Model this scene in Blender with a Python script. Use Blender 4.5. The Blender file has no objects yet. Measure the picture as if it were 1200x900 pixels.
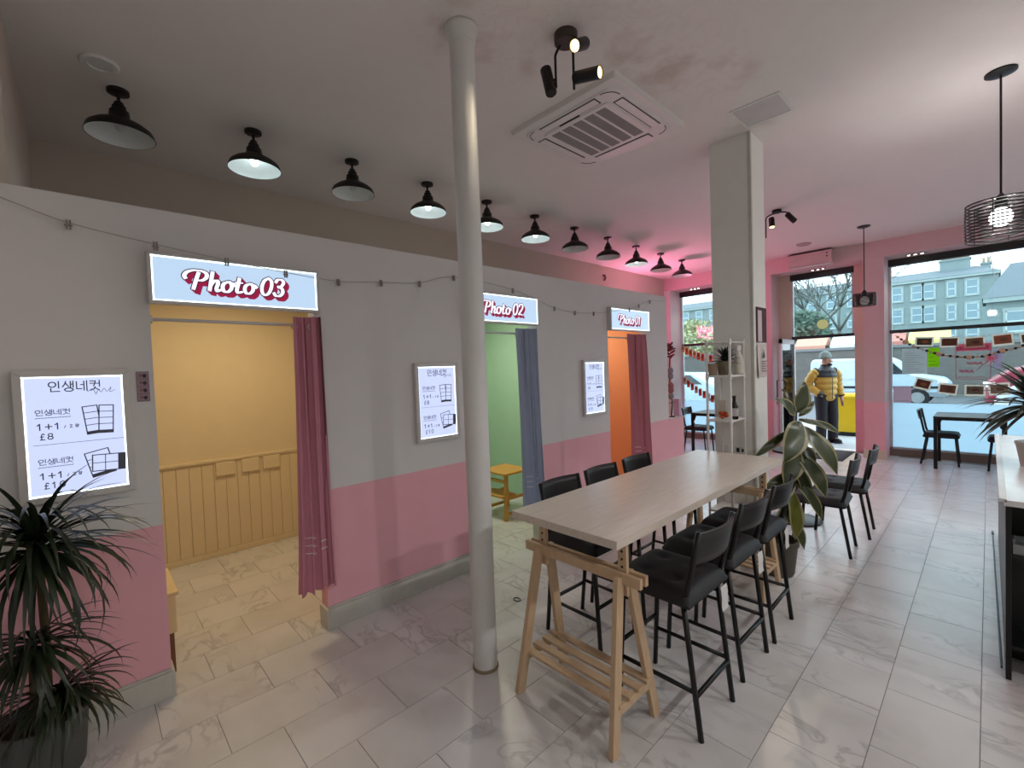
import bpy, bmesh, math, random
from mathutils import Vector, Matrix
random.seed(7)
scene = bpy.context.scene
COL = scene.collection
pi = math.pi

# ------------------------------------------------------------------ camera
FPX = 529.485                       # focal length in pixels of a 1200 px wide frame
YAW, PITCH, ROLL = [math.radians(a) for a in (46.58077, -1.852177, -2.065613)]
CAM = Vector((2.8757, 0.0, 1.6))
fw = Vector((-math.sin(YAW)*math.cos(PITCH), math.cos(YAW)*math.cos(PITCH), math.sin(PITCH)))
r0 = Vector((math.cos(YAW), math.sin(YAW), 0)); u0 = r0.cross(fw)
rt = r0*math.cos(ROLL) + u0*math.sin(ROLL); up = rt.cross(fw)
cd = bpy.data.cameras.new('camera'); cam = bpy.data.objects.new('camera', cd); COL.objects.link(cam)
cd.sensor_fit = 'HORIZONTAL'; cd.sensor_width = 36.0; cd.lens = FPX/1200*36.0
cd.clip_start = 0.05; cd.clip_end = 400
cam.matrix_world = Matrix(((rt.x, up.x, -fw.x, CAM.x), (rt.y, up.y, -fw.y, CAM.y), (rt.z, up.z, -fw.z, CAM.z), (0, 0, 0, 1)))
scene.camera = cam

# ------------------------------------------------------------------ world (overcast daylight), exposure
w = bpy.data.worlds.new('overcast_sky'); scene.world = w; w.use_nodes = True
wn = w.node_tree.nodes; wl = w.node_tree.links
bg = wn['Background']
bg.inputs['Color'].default_value = (0.74, 0.90, 1.0, 1)
SKY = 2.15
bg.inputs['Strength'].default_value = SKY
vs = scene.view_settings
vs.view_transform = 'Standard'; vs.look = 'None'; vs.gamma = 1.0; vs.use_curve_mapping = False
vs.exposure = 0.95
scene.display_settings.display_device = 'sRGB'
# lamp powers (the lamps themselves are built further down, in their own builders)
P_DOME, P_SPOT, P_PEND, P_NEON, P_SIGN, P_MENU, P_DOWN = 11.0, 24.0, 46.0, 22.0, .52, .60, 4.0
P_FILL = 60.0  # power of the unseen fill lamps added out of frame
P_BOOTH = (6.4, 9.0, 6.0)

# ------------------------------------------------------------------ materials
def lin(h):
    h = h.lstrip('#'); out = []
    for i in (0, 2, 4):
        c = int(h[i:i+2], 16)/255
        out.append(c/12.92 if c <= 0.04045 else ((c+0.055)/1.055)**2.4)
    return (*out, 1)
MATS = {}
def pm(name, hexc, rough=0.6, metal=0.0, var=0.08, scale=8.0, bump=0.0, bscale=60.0, spec=0.5, hex2=None, coat=0.0, stretch=None):
    if name in MATS: return MATS[name]
    m = bpy.data.materials.new(name); m.use_nodes = True
    nt = m.node_tree; b = nt.nodes['Principled BSDF']
    b.inputs['Roughness'].default_value = rough; b.inputs['Metallic'].default_value = metal
    b.inputs['Specular IOR Level'].default_value = spec
    b.inputs['Coat Weight'].default_value = coat
    tc = nt.nodes.new('ShaderNodeTexCoord'); src = tc.outputs['Object']
    if stretch:
        mp = nt.nodes.new('ShaderNodeMapping'); mp.inputs['Scale'].default_value = stretch
        nt.links.new(src, mp.inputs['Vector']); src = mp.outputs['Vector']
    n = nt.nodes.new('ShaderNodeTexNoise'); n.inputs['Scale'].default_value = scale; n.inputs['Detail'].default_value = 4
    nt.links.new(src, n.inputs['Vector'])
    c = lin(hexc)
    mx = nt.nodes.new('ShaderNodeMix'); mx.data_type = 'RGBA'
    c2 = lin(hex2) if hex2 else (*[max(0, v*(1-2*var)) for v in c[:3]], 1)
    c1 = c if hex2 else (*[min(1, v*(1+var)) for v in c[:3]], 1)
    mx.inputs[6].default_value = c1; mx.inputs[7].default_value = c2
    nt.links.new(n.outputs['Fac'], mx.inputs[0]); nt.links.new(mx.outputs[2], b.inputs['Base Color'])
    if bump:
        n2 = nt.nodes.new('ShaderNodeTexNoise'); n2.inputs['Scale'].default_value = bscale; n2.inputs['Detail'].default_value = 3
        nt.links.new(src, n2.inputs['Vector'])
        bp = nt.nodes.new('ShaderNodeBump'); bp.inputs['Strength'].default_value = bump; bp.inputs['Distance'].default_value = 0.01
        nt.links.new(n2.outputs['Fac'], bp.inputs['Height']); nt.links.new(bp.outputs['Normal'], b.inputs['Normal'])
    MATS[name] = m; return m
def em(name, hexc, strength, base=.8):
    if name in MATS: return MATS[name]
    m = bpy.data.materials.new(name); m.use_nodes = True; nt = m.node_tree
    b = nt.nodes['Principled BSDF']; b.inputs['Base Color'].default_value = (base, base, base, 1)
    b.inputs['Emission Color'].default_value = lin(hexc); b.inputs['Emission Strength'].default_value = strength
    b.inputs['Roughness'].default_value = .35
    MATS[name] = m; return m
def glassmat(name, tint='#f4fbfb', gloss=0.10):
    m = bpy.data.materials.new(name); m.use_nodes = True; nt = m.node_tree; nt.nodes.remove(nt.nodes['Principled BSDF'])
    o = nt.nodes['Material Output']; t = nt.nodes.new('ShaderNodeBsdfTransparent'); g = nt.nodes.new('ShaderNodeBsdfGlossy')
    t.inputs['Color'].default_value = lin(tint); g.inputs['Roughness'].default_value = 0.02
    f = nt.nodes.new('ShaderNodeFresnel'); f.inputs['IOR'].default_value = 1.45
    mx = nt.nodes.new('ShaderNodeMixShader'); nt.links.new(f.outputs[0], mx.inputs[0]); nt.links.new(t.outputs[0], mx.inputs[1]); nt.links.new(g.outputs[0], mx.inputs[2])
    nt.links.new(mx.outputs[0], o.inputs['Surface']); MATS[name] = m; return m
def filmmat(name, col='#c6dce6', clear=0.12):
    m = bpy.data.materials.new(name); m.use_nodes = True; nt = m.node_tree; nt.nodes.remove(nt.nodes['Principled BSDF'])
    o = nt.nodes['Material Output']; t = nt.nodes.new('ShaderNodeBsdfTransparent'); tr = nt.nodes.new('ShaderNodeBsdfTranslucent'); d = nt.nodes.new('ShaderNodeBsdfDiffuse')
    tr.inputs['Color'].default_value = lin(col); d.inputs['Color'].default_value = lin(col)
    m1 = nt.nodes.new('ShaderNodeMixShader'); m1.inputs[0].default_value = .25; nt.links.new(tr.outputs[0], m1.inputs[1]); nt.links.new(d.outputs[0], m1.inputs[2])
    m2 = nt.nodes.new('ShaderNodeMixShader'); m2.inputs[0].default_value = clear; nt.links.new(m1.outputs[0], m2.inputs[1]); nt.links.new(t.outputs[0], m2.inputs[2])
    nt.links.new(m2.outputs[0], o.inputs['Surface']); MATS[name] = m; return m
def marble():
    m = bpy.data.materials.new('marble_tile'); m.use_nodes = True; nt = m.node_tree; b = nt.nodes['Principled BSDF']
    N = nt.nodes.new; L = nt.links.new
    tc = N('ShaderNodeTexCoord'); oi = N('ShaderNodeObjectInfo'); mul = N('ShaderNodeVectorMath'); mul.operation = 'SCALE'
    cmb = N('ShaderNodeCombineXYZ'); L(oi.outputs['Random'], cmb.inputs[0]); L(oi.outputs['Random'], cmb.inputs[2])
    L(cmb.outputs[0], mul.inputs[0]); mul.inputs['Scale'].default_value = 37.0
    add = N('ShaderNodeVectorMath'); L(tc.outputs['Object'], add.inputs[0]); L(mul.outputs[0], add.inputs[1])
    rot = N('ShaderNodeMapping'); rot.inputs['Rotation'].default_value = (0, 0, 0.7); rot.inputs['Scale'].default_value = (1.0, 2.0, 1.0)
    L(add.outputs[0], rot.inputs['Vector'])
    n1 = N('ShaderNodeTexNoise'); n1.inputs['Scale'].default_value = 3.2; n1.inputs['Detail'].default_value = 6; n1.inputs['Distortion'].default_value = 1.2
    L(rot.outputs[0], n1.inputs['Vector'])
    v = N('ShaderNodeMath'); v.operation = 'SUBTRACT'; L(n1.outputs['Fac'], v.inputs[0]); v.inputs[1].default_value = 0.5
    av = N('ShaderNodeMath'); av.operation = 'ABSOLUTE'; L(v.outputs[0], av.inputs[0])
    cr = N('ShaderNodeValToRGB'); cr.color_ramp.elements[0].position = 0.0; cr.color_ramp.elements[0].color = lin('#b9b8b8')
    cr.color_ramp.elements[1].position = 0.055; cr.color_ramp.elements[1].color = lin('#d6d4d3')
    L(av.outputs[0], cr.inputs[0])
    n2 = N('ShaderNodeTexNoise'); n2.inputs['Scale'].default_value = 2.0; n2.inputs['Detail'].default_value = 5; L(add.outputs[0], n2.inputs['Vector'])
    cr2 = N('ShaderNodeValToRGB'); cr2.color_ramp.elements[0].position = .35; cr2.color_ramp.elements[0].color = lin('#cbc8c6'); cr2.color_ramp.elements[1].position = .6; cr2.color_ramp.elements[1].color = lin('#d9d7d6')
    L(n2.outputs['Fac'], cr2.inputs[0])
    n3 = N('ShaderNodeTexNoise'); n3.inputs['Scale'].default_value = 1.7; L(rot.outputs[0], n3.inputs['Vector'])
    cr3 = N('ShaderNodeValToRGB'); cr3.color_ramp.elements[0].position = .48; cr3.color_ramp.elements[1].position = .62; L(n3.outputs['Fac'], cr3.inputs[0])
    mx = N('ShaderNodeMix'); mx.data_type = 'RGBA'; L(cr3.outputs[0], mx.inputs[0]); L(cr2.outputs[0], mx.inputs[6]); L(cr.outputs[0], mx.inputs[7])
    L(mx.outputs[2], b.inputs['Base Color']); b.inputs['Roughness'].default_value = 0.27; b.inputs['Specular IOR Level'].default_value = .6
    MATS['marble_tile'] = m; return m
def ceilingmat():
    m = pm('ceiling_paint', '#e4dcd8', .9, var=.02, bump=.05, bscale=30)
    nt = m.node_tree; N = nt.nodes.new; L = nt.links.new; b = nt.nodes['Principled BSDF']
    src = b.inputs['Base Color'].links[0].from_socket
    tc = N('ShaderNodeTexCoord')
    def blob(cx, cy, r):
        d = N('ShaderNodeVectorMath'); d.operation = 'DISTANCE'; L(tc.outputs['Object'], d.inputs[0]); d.inputs[1].default_value = (cx, cy, 3.37)
        mr = N('ShaderNodeMapRange'); mr.inputs[1].default_value = r; mr.inputs[2].default_value = r*.35; mr.inputs[3].default_value = 0; mr.inputs[4].default_value = 1
        L(d.outputs['Value'], mr.inputs[0]); return mr.outputs[0]
    tot = None
    for bb in ((1.55, 2.45, .62), (1.15, 1.75, .55), (1.62, 2.95, .45), (1.72, 3.6, .32), (.95, 1.55, .35), (1.7, 1.9, .6)):
        o = blob(*bb)
        if tot is None: tot = o
        else:
            mm = N('ShaderNodeMath'); mm.operation = 'MAXIMUM'; L(tot, mm.inputs[0]); L(o, mm.inputs[1]); tot = mm.outputs[0]
    n = N('ShaderNodeTexNoise'); n.inputs['Scale'].default_value = 6.5; n.inputs['Detail'].default_value = 6; n.inputs['Distortion'].default_value = 1.5; L(tc.outputs['Object'], n.inputs['Vector'])
    v = N('ShaderNodeMath'); v.operation = 'SUBTRACT'; L(n.outputs['Fac'], v.inputs[0]); v.inputs[1].default_value = .5
    a = N('ShaderNodeMath'); a.operation = 'ABSOLUTE'; L(v.outputs[0], a.inputs[0])
    mr = N('ShaderNodeMapRange'); mr.inputs[1].default_value = .07; mr.inputs[2].default_value = 0.0; mr.inputs[3].default_value = 0; mr.inputs[4].default_value = .22; L(a.outputs[0], mr.inputs[0])
    n4 = N('ShaderNodeTexNoise'); n4.inputs['Scale'].default_value = 3.1; n4.inputs['Detail'].default_value = 3; L(tc.outputs['Object'], n4.inputs['Vector'])
    m4 = N('ShaderNodeMapRange'); m4.inputs[1].default_value = .5; m4.inputs[2].default_value = .66; L(n4.outputs['Fac'], m4.inputs[0])
    ad = N('ShaderNodeMath'); ad.operation = 'ADD'; L(mr.outputs[0], ad.inputs[0]); L(m4.outputs[0], ad.inputs[1])
    pr = N('ShaderNodeMath'); pr.operation = 'MULTIPLY'; L(tot, pr.inputs[0]); L(ad.outputs[0], pr.inputs[1])
    cl = N('ShaderNodeMath'); cl.operation = 'MULTIPLY'; cl.use_clamp = True; L(pr.outputs[0], cl.inputs[0]); cl.inputs[1].default_value = .5
    mx = N('ShaderNodeMix'); mx.data_type = 'RGBA'; L(cl.outputs[0], mx.inputs[0]); L(src, mx.inputs[6]); mx.inputs[7].default_value = lin('#b79f8d'); L(mx.outputs[2], b.inputs['Base Color'])
    return m
def woodmat(name, a, b_, rough, stretch, scale=5):
    return pm(name, a, rough, hex2=b_, scale=scale, stretch=stretch, bump=.05, bscale=20)

marble(); glassmat('clear_glass'); filmmat('frosted_film')
ceilingmat()
WHITE = pm('wall_white', '#dedcda', .85, var=.02, bump=.06, bscale=90)
PINK = pm('wall_pink', '#f0b3bd', .8, var=.03, bump=.05, bscale=90)
PINKPALE = pm('pier_pale_pink', '#d9c0c3', .8, var=.03)
CREAM = pm('cream_paint', '#d8c8b8', .75, var=.03)
SKIRT = pm('skirting_white', '#c9c7bd', .55, var=.08, scale=14)
UPW = pm('upper_wall', '#cdc2b4', .9, var=.02)
BLACK = pm('black_metal', '#0f0f10', .38, var=.1, metal=.2)
BLACKP = pm('black_plastic', '#131314', .5, var=.1)
CUSH = pm('black_cushion', '#161619', .62, var=.15, bump=.15, bscale=300)
LAMPB = pm('lamp_black', '#14110f', .45, var=.1)
LAMPW = pm('lamp_white_enamel', '#e2e6e4', .35, var=.03)
ALU = pm('brushed_aluminium', '#cfcdcb', .42, metal=.15, var=.04)
WHITEP = pm('white_plastic', '#dedbd7', .45, var=.02)
GREYP = pm('grey_mesh', '#7d7977', .7, var=.06)
DARK = pm('dark_gap', '#1c1a19', .8)
INK = pm('grey_ink', '#3f434a', .7, var=.02)
PINE = woodmat('pine_wood', '#d6bb9b', '#c0a07c', .55, (14, 14, 2))
ASH = woodmat('ash_laminate', '#e6dcd0', '#c3b4a4', .30, (14, 1.2, 14), 4)
YPINE = woodmat('yellow_pine', '#d8a555', '#c08a3c', .55, (10, 10, 3))

# ------------------------------------------------------------------ mesh helpers
class MB:
    def __init__(s): s.v = []; s.f = []; s.m = []
    def face(s, idx, mi=0): s.f.append(tuple(idx)); s.m.append(mi)
    def box(s, a, b, mi=0, M=None):
        x0, y0, z0 = [min(p, q) for p, q in zip(a, b)]; x1, y1, z1 = [max(p, q) for p, q in zip(a, b)]
        k = len(s.v); P = [(x0,y0,z0),(x1,y0,z0),(x1,y1,z0),(x0,y1,z0),(x0,y0,z1),(x1,y0,z1),(x1,y1,z1),(x0,y1,z1)]
        if M is not None: P = [tuple(M @ Vector(p)) for p in P]
        s.v += P
        for f in ((0,3,2,1),(4,5,6,7),(0,1,5,4),(1,2,6,5),(2,3,7,6),(3,0,4,7)): s.face([k+i for i in f], mi)
        return s
    def bar(s, p, q, w, d, mi=0, upv=(0, 0, 1)):
        p = Vector(p); q = Vector(q); z = (q-p); L = z.length; z.normalize(); u = Vector(upv)
        if abs(z.dot(u)) > .98: u = Vector((0, 1, 0))
        x = u.cross(z).normalized(); y = z.cross(x)
        M = Matrix(((x.x,y.x,z.x,p.x),(x.y,y.y,z.y,p.y),(x.z,y.z,z.z,p.z),(0,0,0,1)))
        return s.box((-w/2,-d/2,0),(w/2,d/2,L), mi, M)
    def tube(s, pts, r, n=8, mi=0, caps=True, closed=False):
        pts = [Vector(p) for p in pts]; m = len(pts); rs = r if isinstance(r, (list, tuple)) else [r]*m
        k = len(s.v); prev = None
        for i, p in enumerate(pts):
            a = pts[(i-1) % m] if (i > 0 or closed) else p; b = pts[(i+1) % m] if (i < m-1 or closed) else p
            t = (b-a).normalized() if (b-a).length > 1e-9 else Vector((0, 0, 1))
            if prev is None:
                h = Vector((0, 0, 1)) if abs(t.z) < .9 else Vector((1, 0, 0)); x = h.cross(t).normalized()
            else:
                x = (prev - t*prev.dot(t)); x = x.normalized() if x.length > 1e-6 else Vector((1, 0, 0))
            prev = x; y = t.cross(x)
            for j in range(n):
                an = 2*pi*j/n; s.v.append(tuple(p + (x*math.cos(an)+y*math.sin(an))*rs[i]))
        for i in range(m if closed else m-1):
            i2 = (i+1) % m
            for j in range(n):
                s.face((k+i*n+j, k+i*n+(j+1)%n, k+i2*n+(j+1)%n, k+i2*n+j), mi)
        if caps and not closed:
            s.face([k+j for j in range(n)][::-1], mi); s.face([k+(m-1)*n+j for j in range(n)], mi)
        return s
    def lathe(s, prof, c=(0, 0, 0), n=24, mi=0, M=None, cap=True):
        k = len(s.v); m = len(prof)
        for r, z in prof:
            for j in range(n):
                an = 2*pi*j/n; p = Vector((r*math.cos(an), r*math.sin(an), z))
                p = (M @ p) if M is not None else p + Vector(c)
                s.v.append(tuple(p))
        for i in range(m-1):
            for j in range(n): s.face((k+i*n+j, k+i*n+(j+1)%n, k+(i+1)*n+(j+1)%n, k+(i+1)*n+j), mi)
        if cap:
            if prof[0][0] > 1e-5: s.face([k+j for j in range(n)][::-1], mi)
            if prof[-1][0] > 1e-5: s.face([k+(m-1)*n+j for j in range(n)], mi)
        return s
    def prism(s, poly, d, M=None, mi=0):
        k = len(s.v); n = len(poly)
        for zz in (0, d):
            for x, y in poly:
                p = Vector((x, y, zz)); s.v.append(tuple(M @ p if M is not None else p))
        s.face([k+i for i in range(n)][::-1], mi); s.face([k+n+i for i in range(n)], mi)
        for i in range(n): s.face((k+i, k+(i+1)%n, k+n+(i+1)%n, k+n+i), mi)
        return s
    def grid(s, fn, nu, nv, mi=0, mfn=None):
        k = len(s.v)
        for i in range(nu+1):
            for j in range(nv+1): s.v.append(tuple(fn(i/nu, j/nv)))
        for i in range(nu):
            for j in range(nv):
                s.face((k+i*(nv+1)+j, k+(i+1)*(nv+1)+j, k+(i+1)*(nv+1)+j+1, k+i*(nv+1)+j+1), mfn(i/nu, (j+.5)/nv) if mfn else mi)
        return s
    def ball(s, c, rx, ry=None, rz=None, nu=12, nv=8, mi=0, M=None):
        ry = ry or rx; rz = rz or rx; c = Vector(c)
        pr = []
        k = len(s.v)
        for i in range(nv+1):
            a = pi*i/nv
            for j in range(nu):
                b = 2*pi*j/nu; p = Vector((rx*math.sin(a)*math.cos(b), ry*math.sin(a)*math.sin(b), -rz*math.cos(a)))
                if M is not None: p = M @ p
                s.v.append(tuple(c+p))
        for i in range(nv):
            for j in range(nu): s.face((k+i*nu+j, k+i*nu+(j+1)%nu, k+(i+1)*nu+(j+1)%nu, k+(i+1)*nu+j), mi)
        return s
    def mesh(s, name, mats, smooth=False):
        me = bpy.data.meshes.new(name); me.from_pydata(s.v, [], s.f); 
        for m in (mats if isinstance(mats, (list, tuple)) else [mats]): me.materials.append(m)
        if any(s.m): me.polygons.foreach_set('material_index', s.m)
        if smooth: me.polygons.foreach_set('use_smooth', [True]*len(me.polygons))
        me.update(); return me
def obj(name, mb, mats, parent=None, smooth=False, bevel=0.0, world=False, auto=False, loc=None):
    me = mb.mesh(name, mats, smooth) if isinstance(mb, MB) else mb
    o = bpy.data.objects.new(name, me); COL.objects.link(o)
    if parent is not None:
        o.parent = parent
        if world: o.location = -Vector(parent.location)
    if loc is not None: o.location = loc
    if bevel:
        md = o.modifiers.new('bevel', 'BEVEL'); md.width = bevel; md.segments = 2; md.limit_method = 'ANGLE'; md.angle_limit = .6
    if auto: 
        md = o.modifiers.new('es', 'EDGE_SPLIT'); md.split_angle = math.radians(35)
    return o
def tag(o, label, cat, group=None):
    o['label'] = label; o['category'] = cat
    if group: o['group'] = group
    return o
def thing(name, label, cat, loc=(0, 0, 0), rz=0.0, group=None):
    o = bpy.data.objects.new(name, None); COL.objects.link(o); o.empty_display_size = .1
    o.location = loc; o.rotation_euler = (0, 0, rz); return tag(o, label, cat, group)
def struct(name, mb, mats, parent=None, smooth=False, bevel=0.0):
    o = obj(name, mb, mats, parent, smooth, bevel); o['kind'] = 'structure'; return o
def copy_tree(o, parent=None):
    c = o.copy(); COL.objects.link(c); c.parent = parent
    for ch in o.children: copy_tree(ch, c)
    return c
def box(a, b, M=None): return MB().box(a, b, 0, M)
def lamp(name, kind, loc, power, color, parent=None, size=.05, rot=None, spot=None):
    l = bpy.data.lights.new(name, kind); l.energy = power; l.color = color
    if kind == 'AREA': l.shape = 'RECTANGLE'; l.size, l.size_y = size
    else: l.shadow_soft_size = size
    if kind == 'SPOT': l.spot_size = spot; l.spot_blend = .6
    o = bpy.data.objects.new(name, l); COL.objects.link(o); o.location = loc
    if rot is not None: o.rotation_euler = rot
    if parent: o.parent = parent
    return o
def smoothpts(pts, k=6, closed=False):
    P = [Vector(p) for p in pts]; n = len(P); out = []
    rng = range(n if closed else n-1)
    for i in rng:
        if closed: a, b, c, d = P[(i-1)%n], P[i], P[(i+1)%n], P[(i+2)%n]
        else: a, b, c, d = P[max(i-1, 0)], P[i], P[i+1], P[min(i+2, n-1)]
        for j in range(k):
            t = j/k; out.append(.5*((2*b)+(c-a)*t+(2*a-5*b+4*c-d)*t*t+(3*b-a-3*c+d)*t**3))
    if not closed: out.append(P[-1])
    return out
ORD = ['first', 'second', 'third', 'fourth', 'fifth', 'sixth', 'seventh', 'eighth', 'ninth', 'tenth', 'eleventh']

# ------------------------------------------------------------------ setting: floor
XL, XR, YB, YF = -1.98, 6.0, -3.0, 9.42
CZ = 3.37
floor = struct('floor', box((XL-.1, YB-.1, -.12), (XR+.1, YF+.1, -.0025)), pm('grout', '#8f8a86', .9))
TW, TL = .3145, .46
def uvproj(p):
    d = Vector(p)-CAM; z = d.dot(fw)
    if z < .05: return None
    return 600+FPX*d.dot(rt)/z, 450-FPX*d.dot(up)/z, z
tiles = []
for k in range(-7, 20):
    off = .18-.025*k + (.23 if k % 2 else 0)
    for j in range(-8, 22):
        x0, y0 = .02+TW*k, off+TL*j
        if x0+TW > XR or x0 < XL-.3 or y0 < YB-.4 or y0+TL > YF+.1: continue
        vis = 0
        for sx in (.05, .5, .95):
            for sy in (.05, .5, .95):
                q = uvproj((x0+TW*sx, y0+TL*sy, 0))
                if q and -5 < q[0] < 1205 and -5 < q[1] < 905: vis = max(vis, 1/q[2]**2)
        tiles.append((vis, x0, y0))
tiles.sort(reverse=True)
tm = MB().box((0, 0, -.006), (TW-.003, TL-.003, 0)).mesh('tile', MATS['marble_tile'])
rest = MB()
for i, (v, x0, y0) in enumerate(tiles):
    if v > 0 and i < 300:
        o = obj('tile', tm, None, floor, loc=(x0, y0, 0))
    else: rest.box((x0, y0, -.006), (x0+TW-.003, y0+TL-.003, 0))
ro = obj('tile_field', rest, MATS['marble_tile'], floor); ro['kind'] = 'stuff'

# ------------------------------------------------------------------ setting: ceiling and walls
struct('ceiling', box((XL-.1, YB-.1, CZ), (XR+.1, YF+.3, CZ+.12)), MATS['ceiling_paint'])
PW = pm('party_wall', '#c9bdb2', .9, var=.03)
struct('wall_left', MB().box((XL-.15, -.25, 0), (XL, YF+.2, CZ)).box((XL, -.2, 2.5), (-1.82, YF, CZ)).box((XL, 5.54, 0), (-1.82, YF, 2.5)), UPW)
struct('wall_back_left', box((XL, -.75, 2.44), (-.1, -.2, CZ)), UPW)
struct('wall_back', box((-.1, YB-.1, 0), (XR, YB, CZ)), WHITE)
struct('wall_right', box((XR, YB-.1, 0), (XR+.1, YF+.2, CZ)), WHITE)
# partition with three booth doorways
part = MB()
segs = [(-3.0, .255), (1.052, 2.24), (3.04, 4.19), (5.0, 5.52)]
for a, b in segs:
    part.box((-.10, a, 0), (0, b, .881), 1); part.box((-.10, a, .881), (0, b, 2.06), 0)
part.box((-.10, -3.0, 2.06), (0, 5.52, 2.467), 0)
part.box((-.10, -3.0, 2.467), (0, -.62, CZ), 0)
struct('wall_partition', part, [WHITE, PINK])
struct('wall_low', MB().box((-.55, 5.52, 0), (0, 5.93, .868), 0).box((-.56, 5.52, .868), (.008, 5.94, .884), 1), [PINK, SKIRT])
for a, b in segs:
    bb = MB().box((0, a+(.0 if a > 0 else 0), 0), (.022, b, .128)).box((0, a, .128), (.014, b, .142))
    struct('baseboard_left', bb, SKIRT, bevel=.003)
    if a > 0: struct('baseboard_return', box((-.10, a-.016, 0), (.022, a, .13)), SKIRT)
    if b < 5.2: struct('baseboard_return', box((-.10, b, 0), (.022, b+.012, .13)), SKIRT)
struct('baseboard_low', box((0, 5.53, 0), (.022, 5.93, .13)), SKIRT)
# booths
BY = pm('booth_cream', '#dccba8', .8, var=.03); BG = pm('booth_green', '#aacbb2', .8, var=.03); BO = pm('booth_orange', '#e8ab80', .8, var=.03)
YB0 = [(-.2, 1.95), (2.05, 3.95), (4.05, 5.50)]
for (a, b), m, nm in zip(YB0, (BY, BG, BO), ('yellow', 'green', 'orange')):
    struct('wall_booth_'+nm, MB().box((XL, a, 0), (XL+.02, b, 2.44)).box((XL, a-.02, 0), (-.10, a, 2.44)).box((XL, b, 0), (-.10, b+.02, 2.44)).box((-.115, a, 2.06), (-.10, b, 2.44)), m)
    struct('ceiling_booth_'+nm, box((XL, a-.05, 2.44), (-.10, b+.05, 2.466)), pm('booth_roof_board', '#8d857c', .9))
# wainscot of the yellow booth: separate boards
wsc = struct('wall_wainscot_yellow', box((XL+.02, -.2, 0), (XL+.028, 1.95, .86)), BY)
pmz = MB().box((0, 0, .05), (.012, .0905, .865)).mesh('plank', BY)
y = -.2
while y < 1.86:
    obj('plank', pmz, None, wsc, loc=(XL+.028, y, 0), bevel=.004); y += .092
obj('dado_rail', MB().box((XL+.02, -.2, .86), (XL+.058, 1.95, .885)).box((XL+.02, -.2, .84), (XL+.046, 1.95, .86)), BY, wsc, bevel=.004)
obj('skirting', box((XL+.02, -.2, 0), (XL+.05, 1.95, .05)), BY, wsc, bevel=.004)
# ------------------------------------------------------------------ setting: shop front
YP = 8.93
HEAD, SILL = 3.03, .105
SOF = 3.115
fr = MB()
fr.box((XL, YP, SOF), (XR, YF+.15, CZ), 0)                                   # beam over the windows
struct('wall_front', fr, pm('beam_pink', '#d8bcbf', .85, var=.03))
def pier(name, x0, x1, s0, s1):
    m = MB()
    m.box((x0, YP, 0), (x1, YF+.1, .885), 1); m.box((x0, YP, .885), (x1, YF+.1, SOF), 0)
    if s0: m.box((s0, YF-.06, 0), (x0, YF+.1, .885), 1); m.box((s0, YF-.06, .885), (x0, YF+.1, SOF), 2)
    if s1: m.box((x1, YF-.06, 0), (s1, YF+.1, .885), 1); m.box((x1, YF-.06, .885), (s1, YF+.1, SOF), 2)
    m.box((x0-.012, YP-.014, 0), (x1+.012, YP+.1, .13), 3)
    struct(name, m, [PINKPALE, PINK, CREAM, CREAM])
pier('wall_front_pier', 1.515, 1.775, 1.335, None)
pier('wall_front_pier', -.12, .215, None, .40)
struct('wall_front_pier', box((-1.82, YP, 0), (-1.69, YF+.1, SOF)), WHITE)
struct('wall_front_pier', box((5.2, YP, 0), (XR, YF+.1, SOF)), PINKPALE)
FRM = pm('dark_window_frame', '#23262a', .4, var=.06); FRW = pm('white_window_frame', '#cdd2d6', .4, var=.05); SILLM = pm('brown_sill', '#8d7a70', .6)
def window(name, x0, x1, zb, film_top, transom=True):
    f = MB(); y0, y1 = YF-.03, YF+.03
    f.box((x0, y0-.03, HEAD-.02), (x1, y1, SOF), 0)
    f.box((x0, y0, zb), (x0+.035, y1, HEAD), 1); f.box((x1-.035, y0, zb), (x1, y1, HEAD), 1)
    f.box((x0, y0, zb), (x1, y1, zb+.03), 1)
    o = struct(name, f, [FRM, FRW])
    obj('transom', box((x0+.01, y0-.005, 1.955), (x1-.01, y1, 2.005)), FRM, o)
    obj('pane', box((x0+.03, YF-.004, 2.0), (x1-.03, YF+.004, HEAD)), MATS['clear_glass'], o)
    if film_top:
        obj('pane', box((x0+.03, YF-.004, film_top), (x1-.03, YF+.004, 1.96)), MATS['clear_glass'], o)
        obj('frosted_pane', box((x0+.03, YF-.005, zb+.03), (x1-.03, YF+.005, film_top)), MATS['frosted_film'], o)
    return o
w1 = window('window_1', -1.69, -.12, SILL, .80)
w2 = window('window_2', .40, 1.335, 1.96, None)
w3 = window('window_3', 1.775, 5.2, SILL, .845)
struct('trim_1', MB().box((1.775, YF-.05, 0), (5.2, YF+.05, SILL)).box((1.775, YF-.07, 0), (5.2, YF-.05, .05)), SILLM)
struct('trim_2', MB().box((-1.69, YF-.05, 0), (-.12, YF+.05, SILL)).box((-1.69, YF-.07, 0), (-.12, YF-.05, .05)), SILLM)
struct('trim_3', box((.40, YF-.05, 0), (1.335, YF+.12, .012)), ALU)
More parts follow.
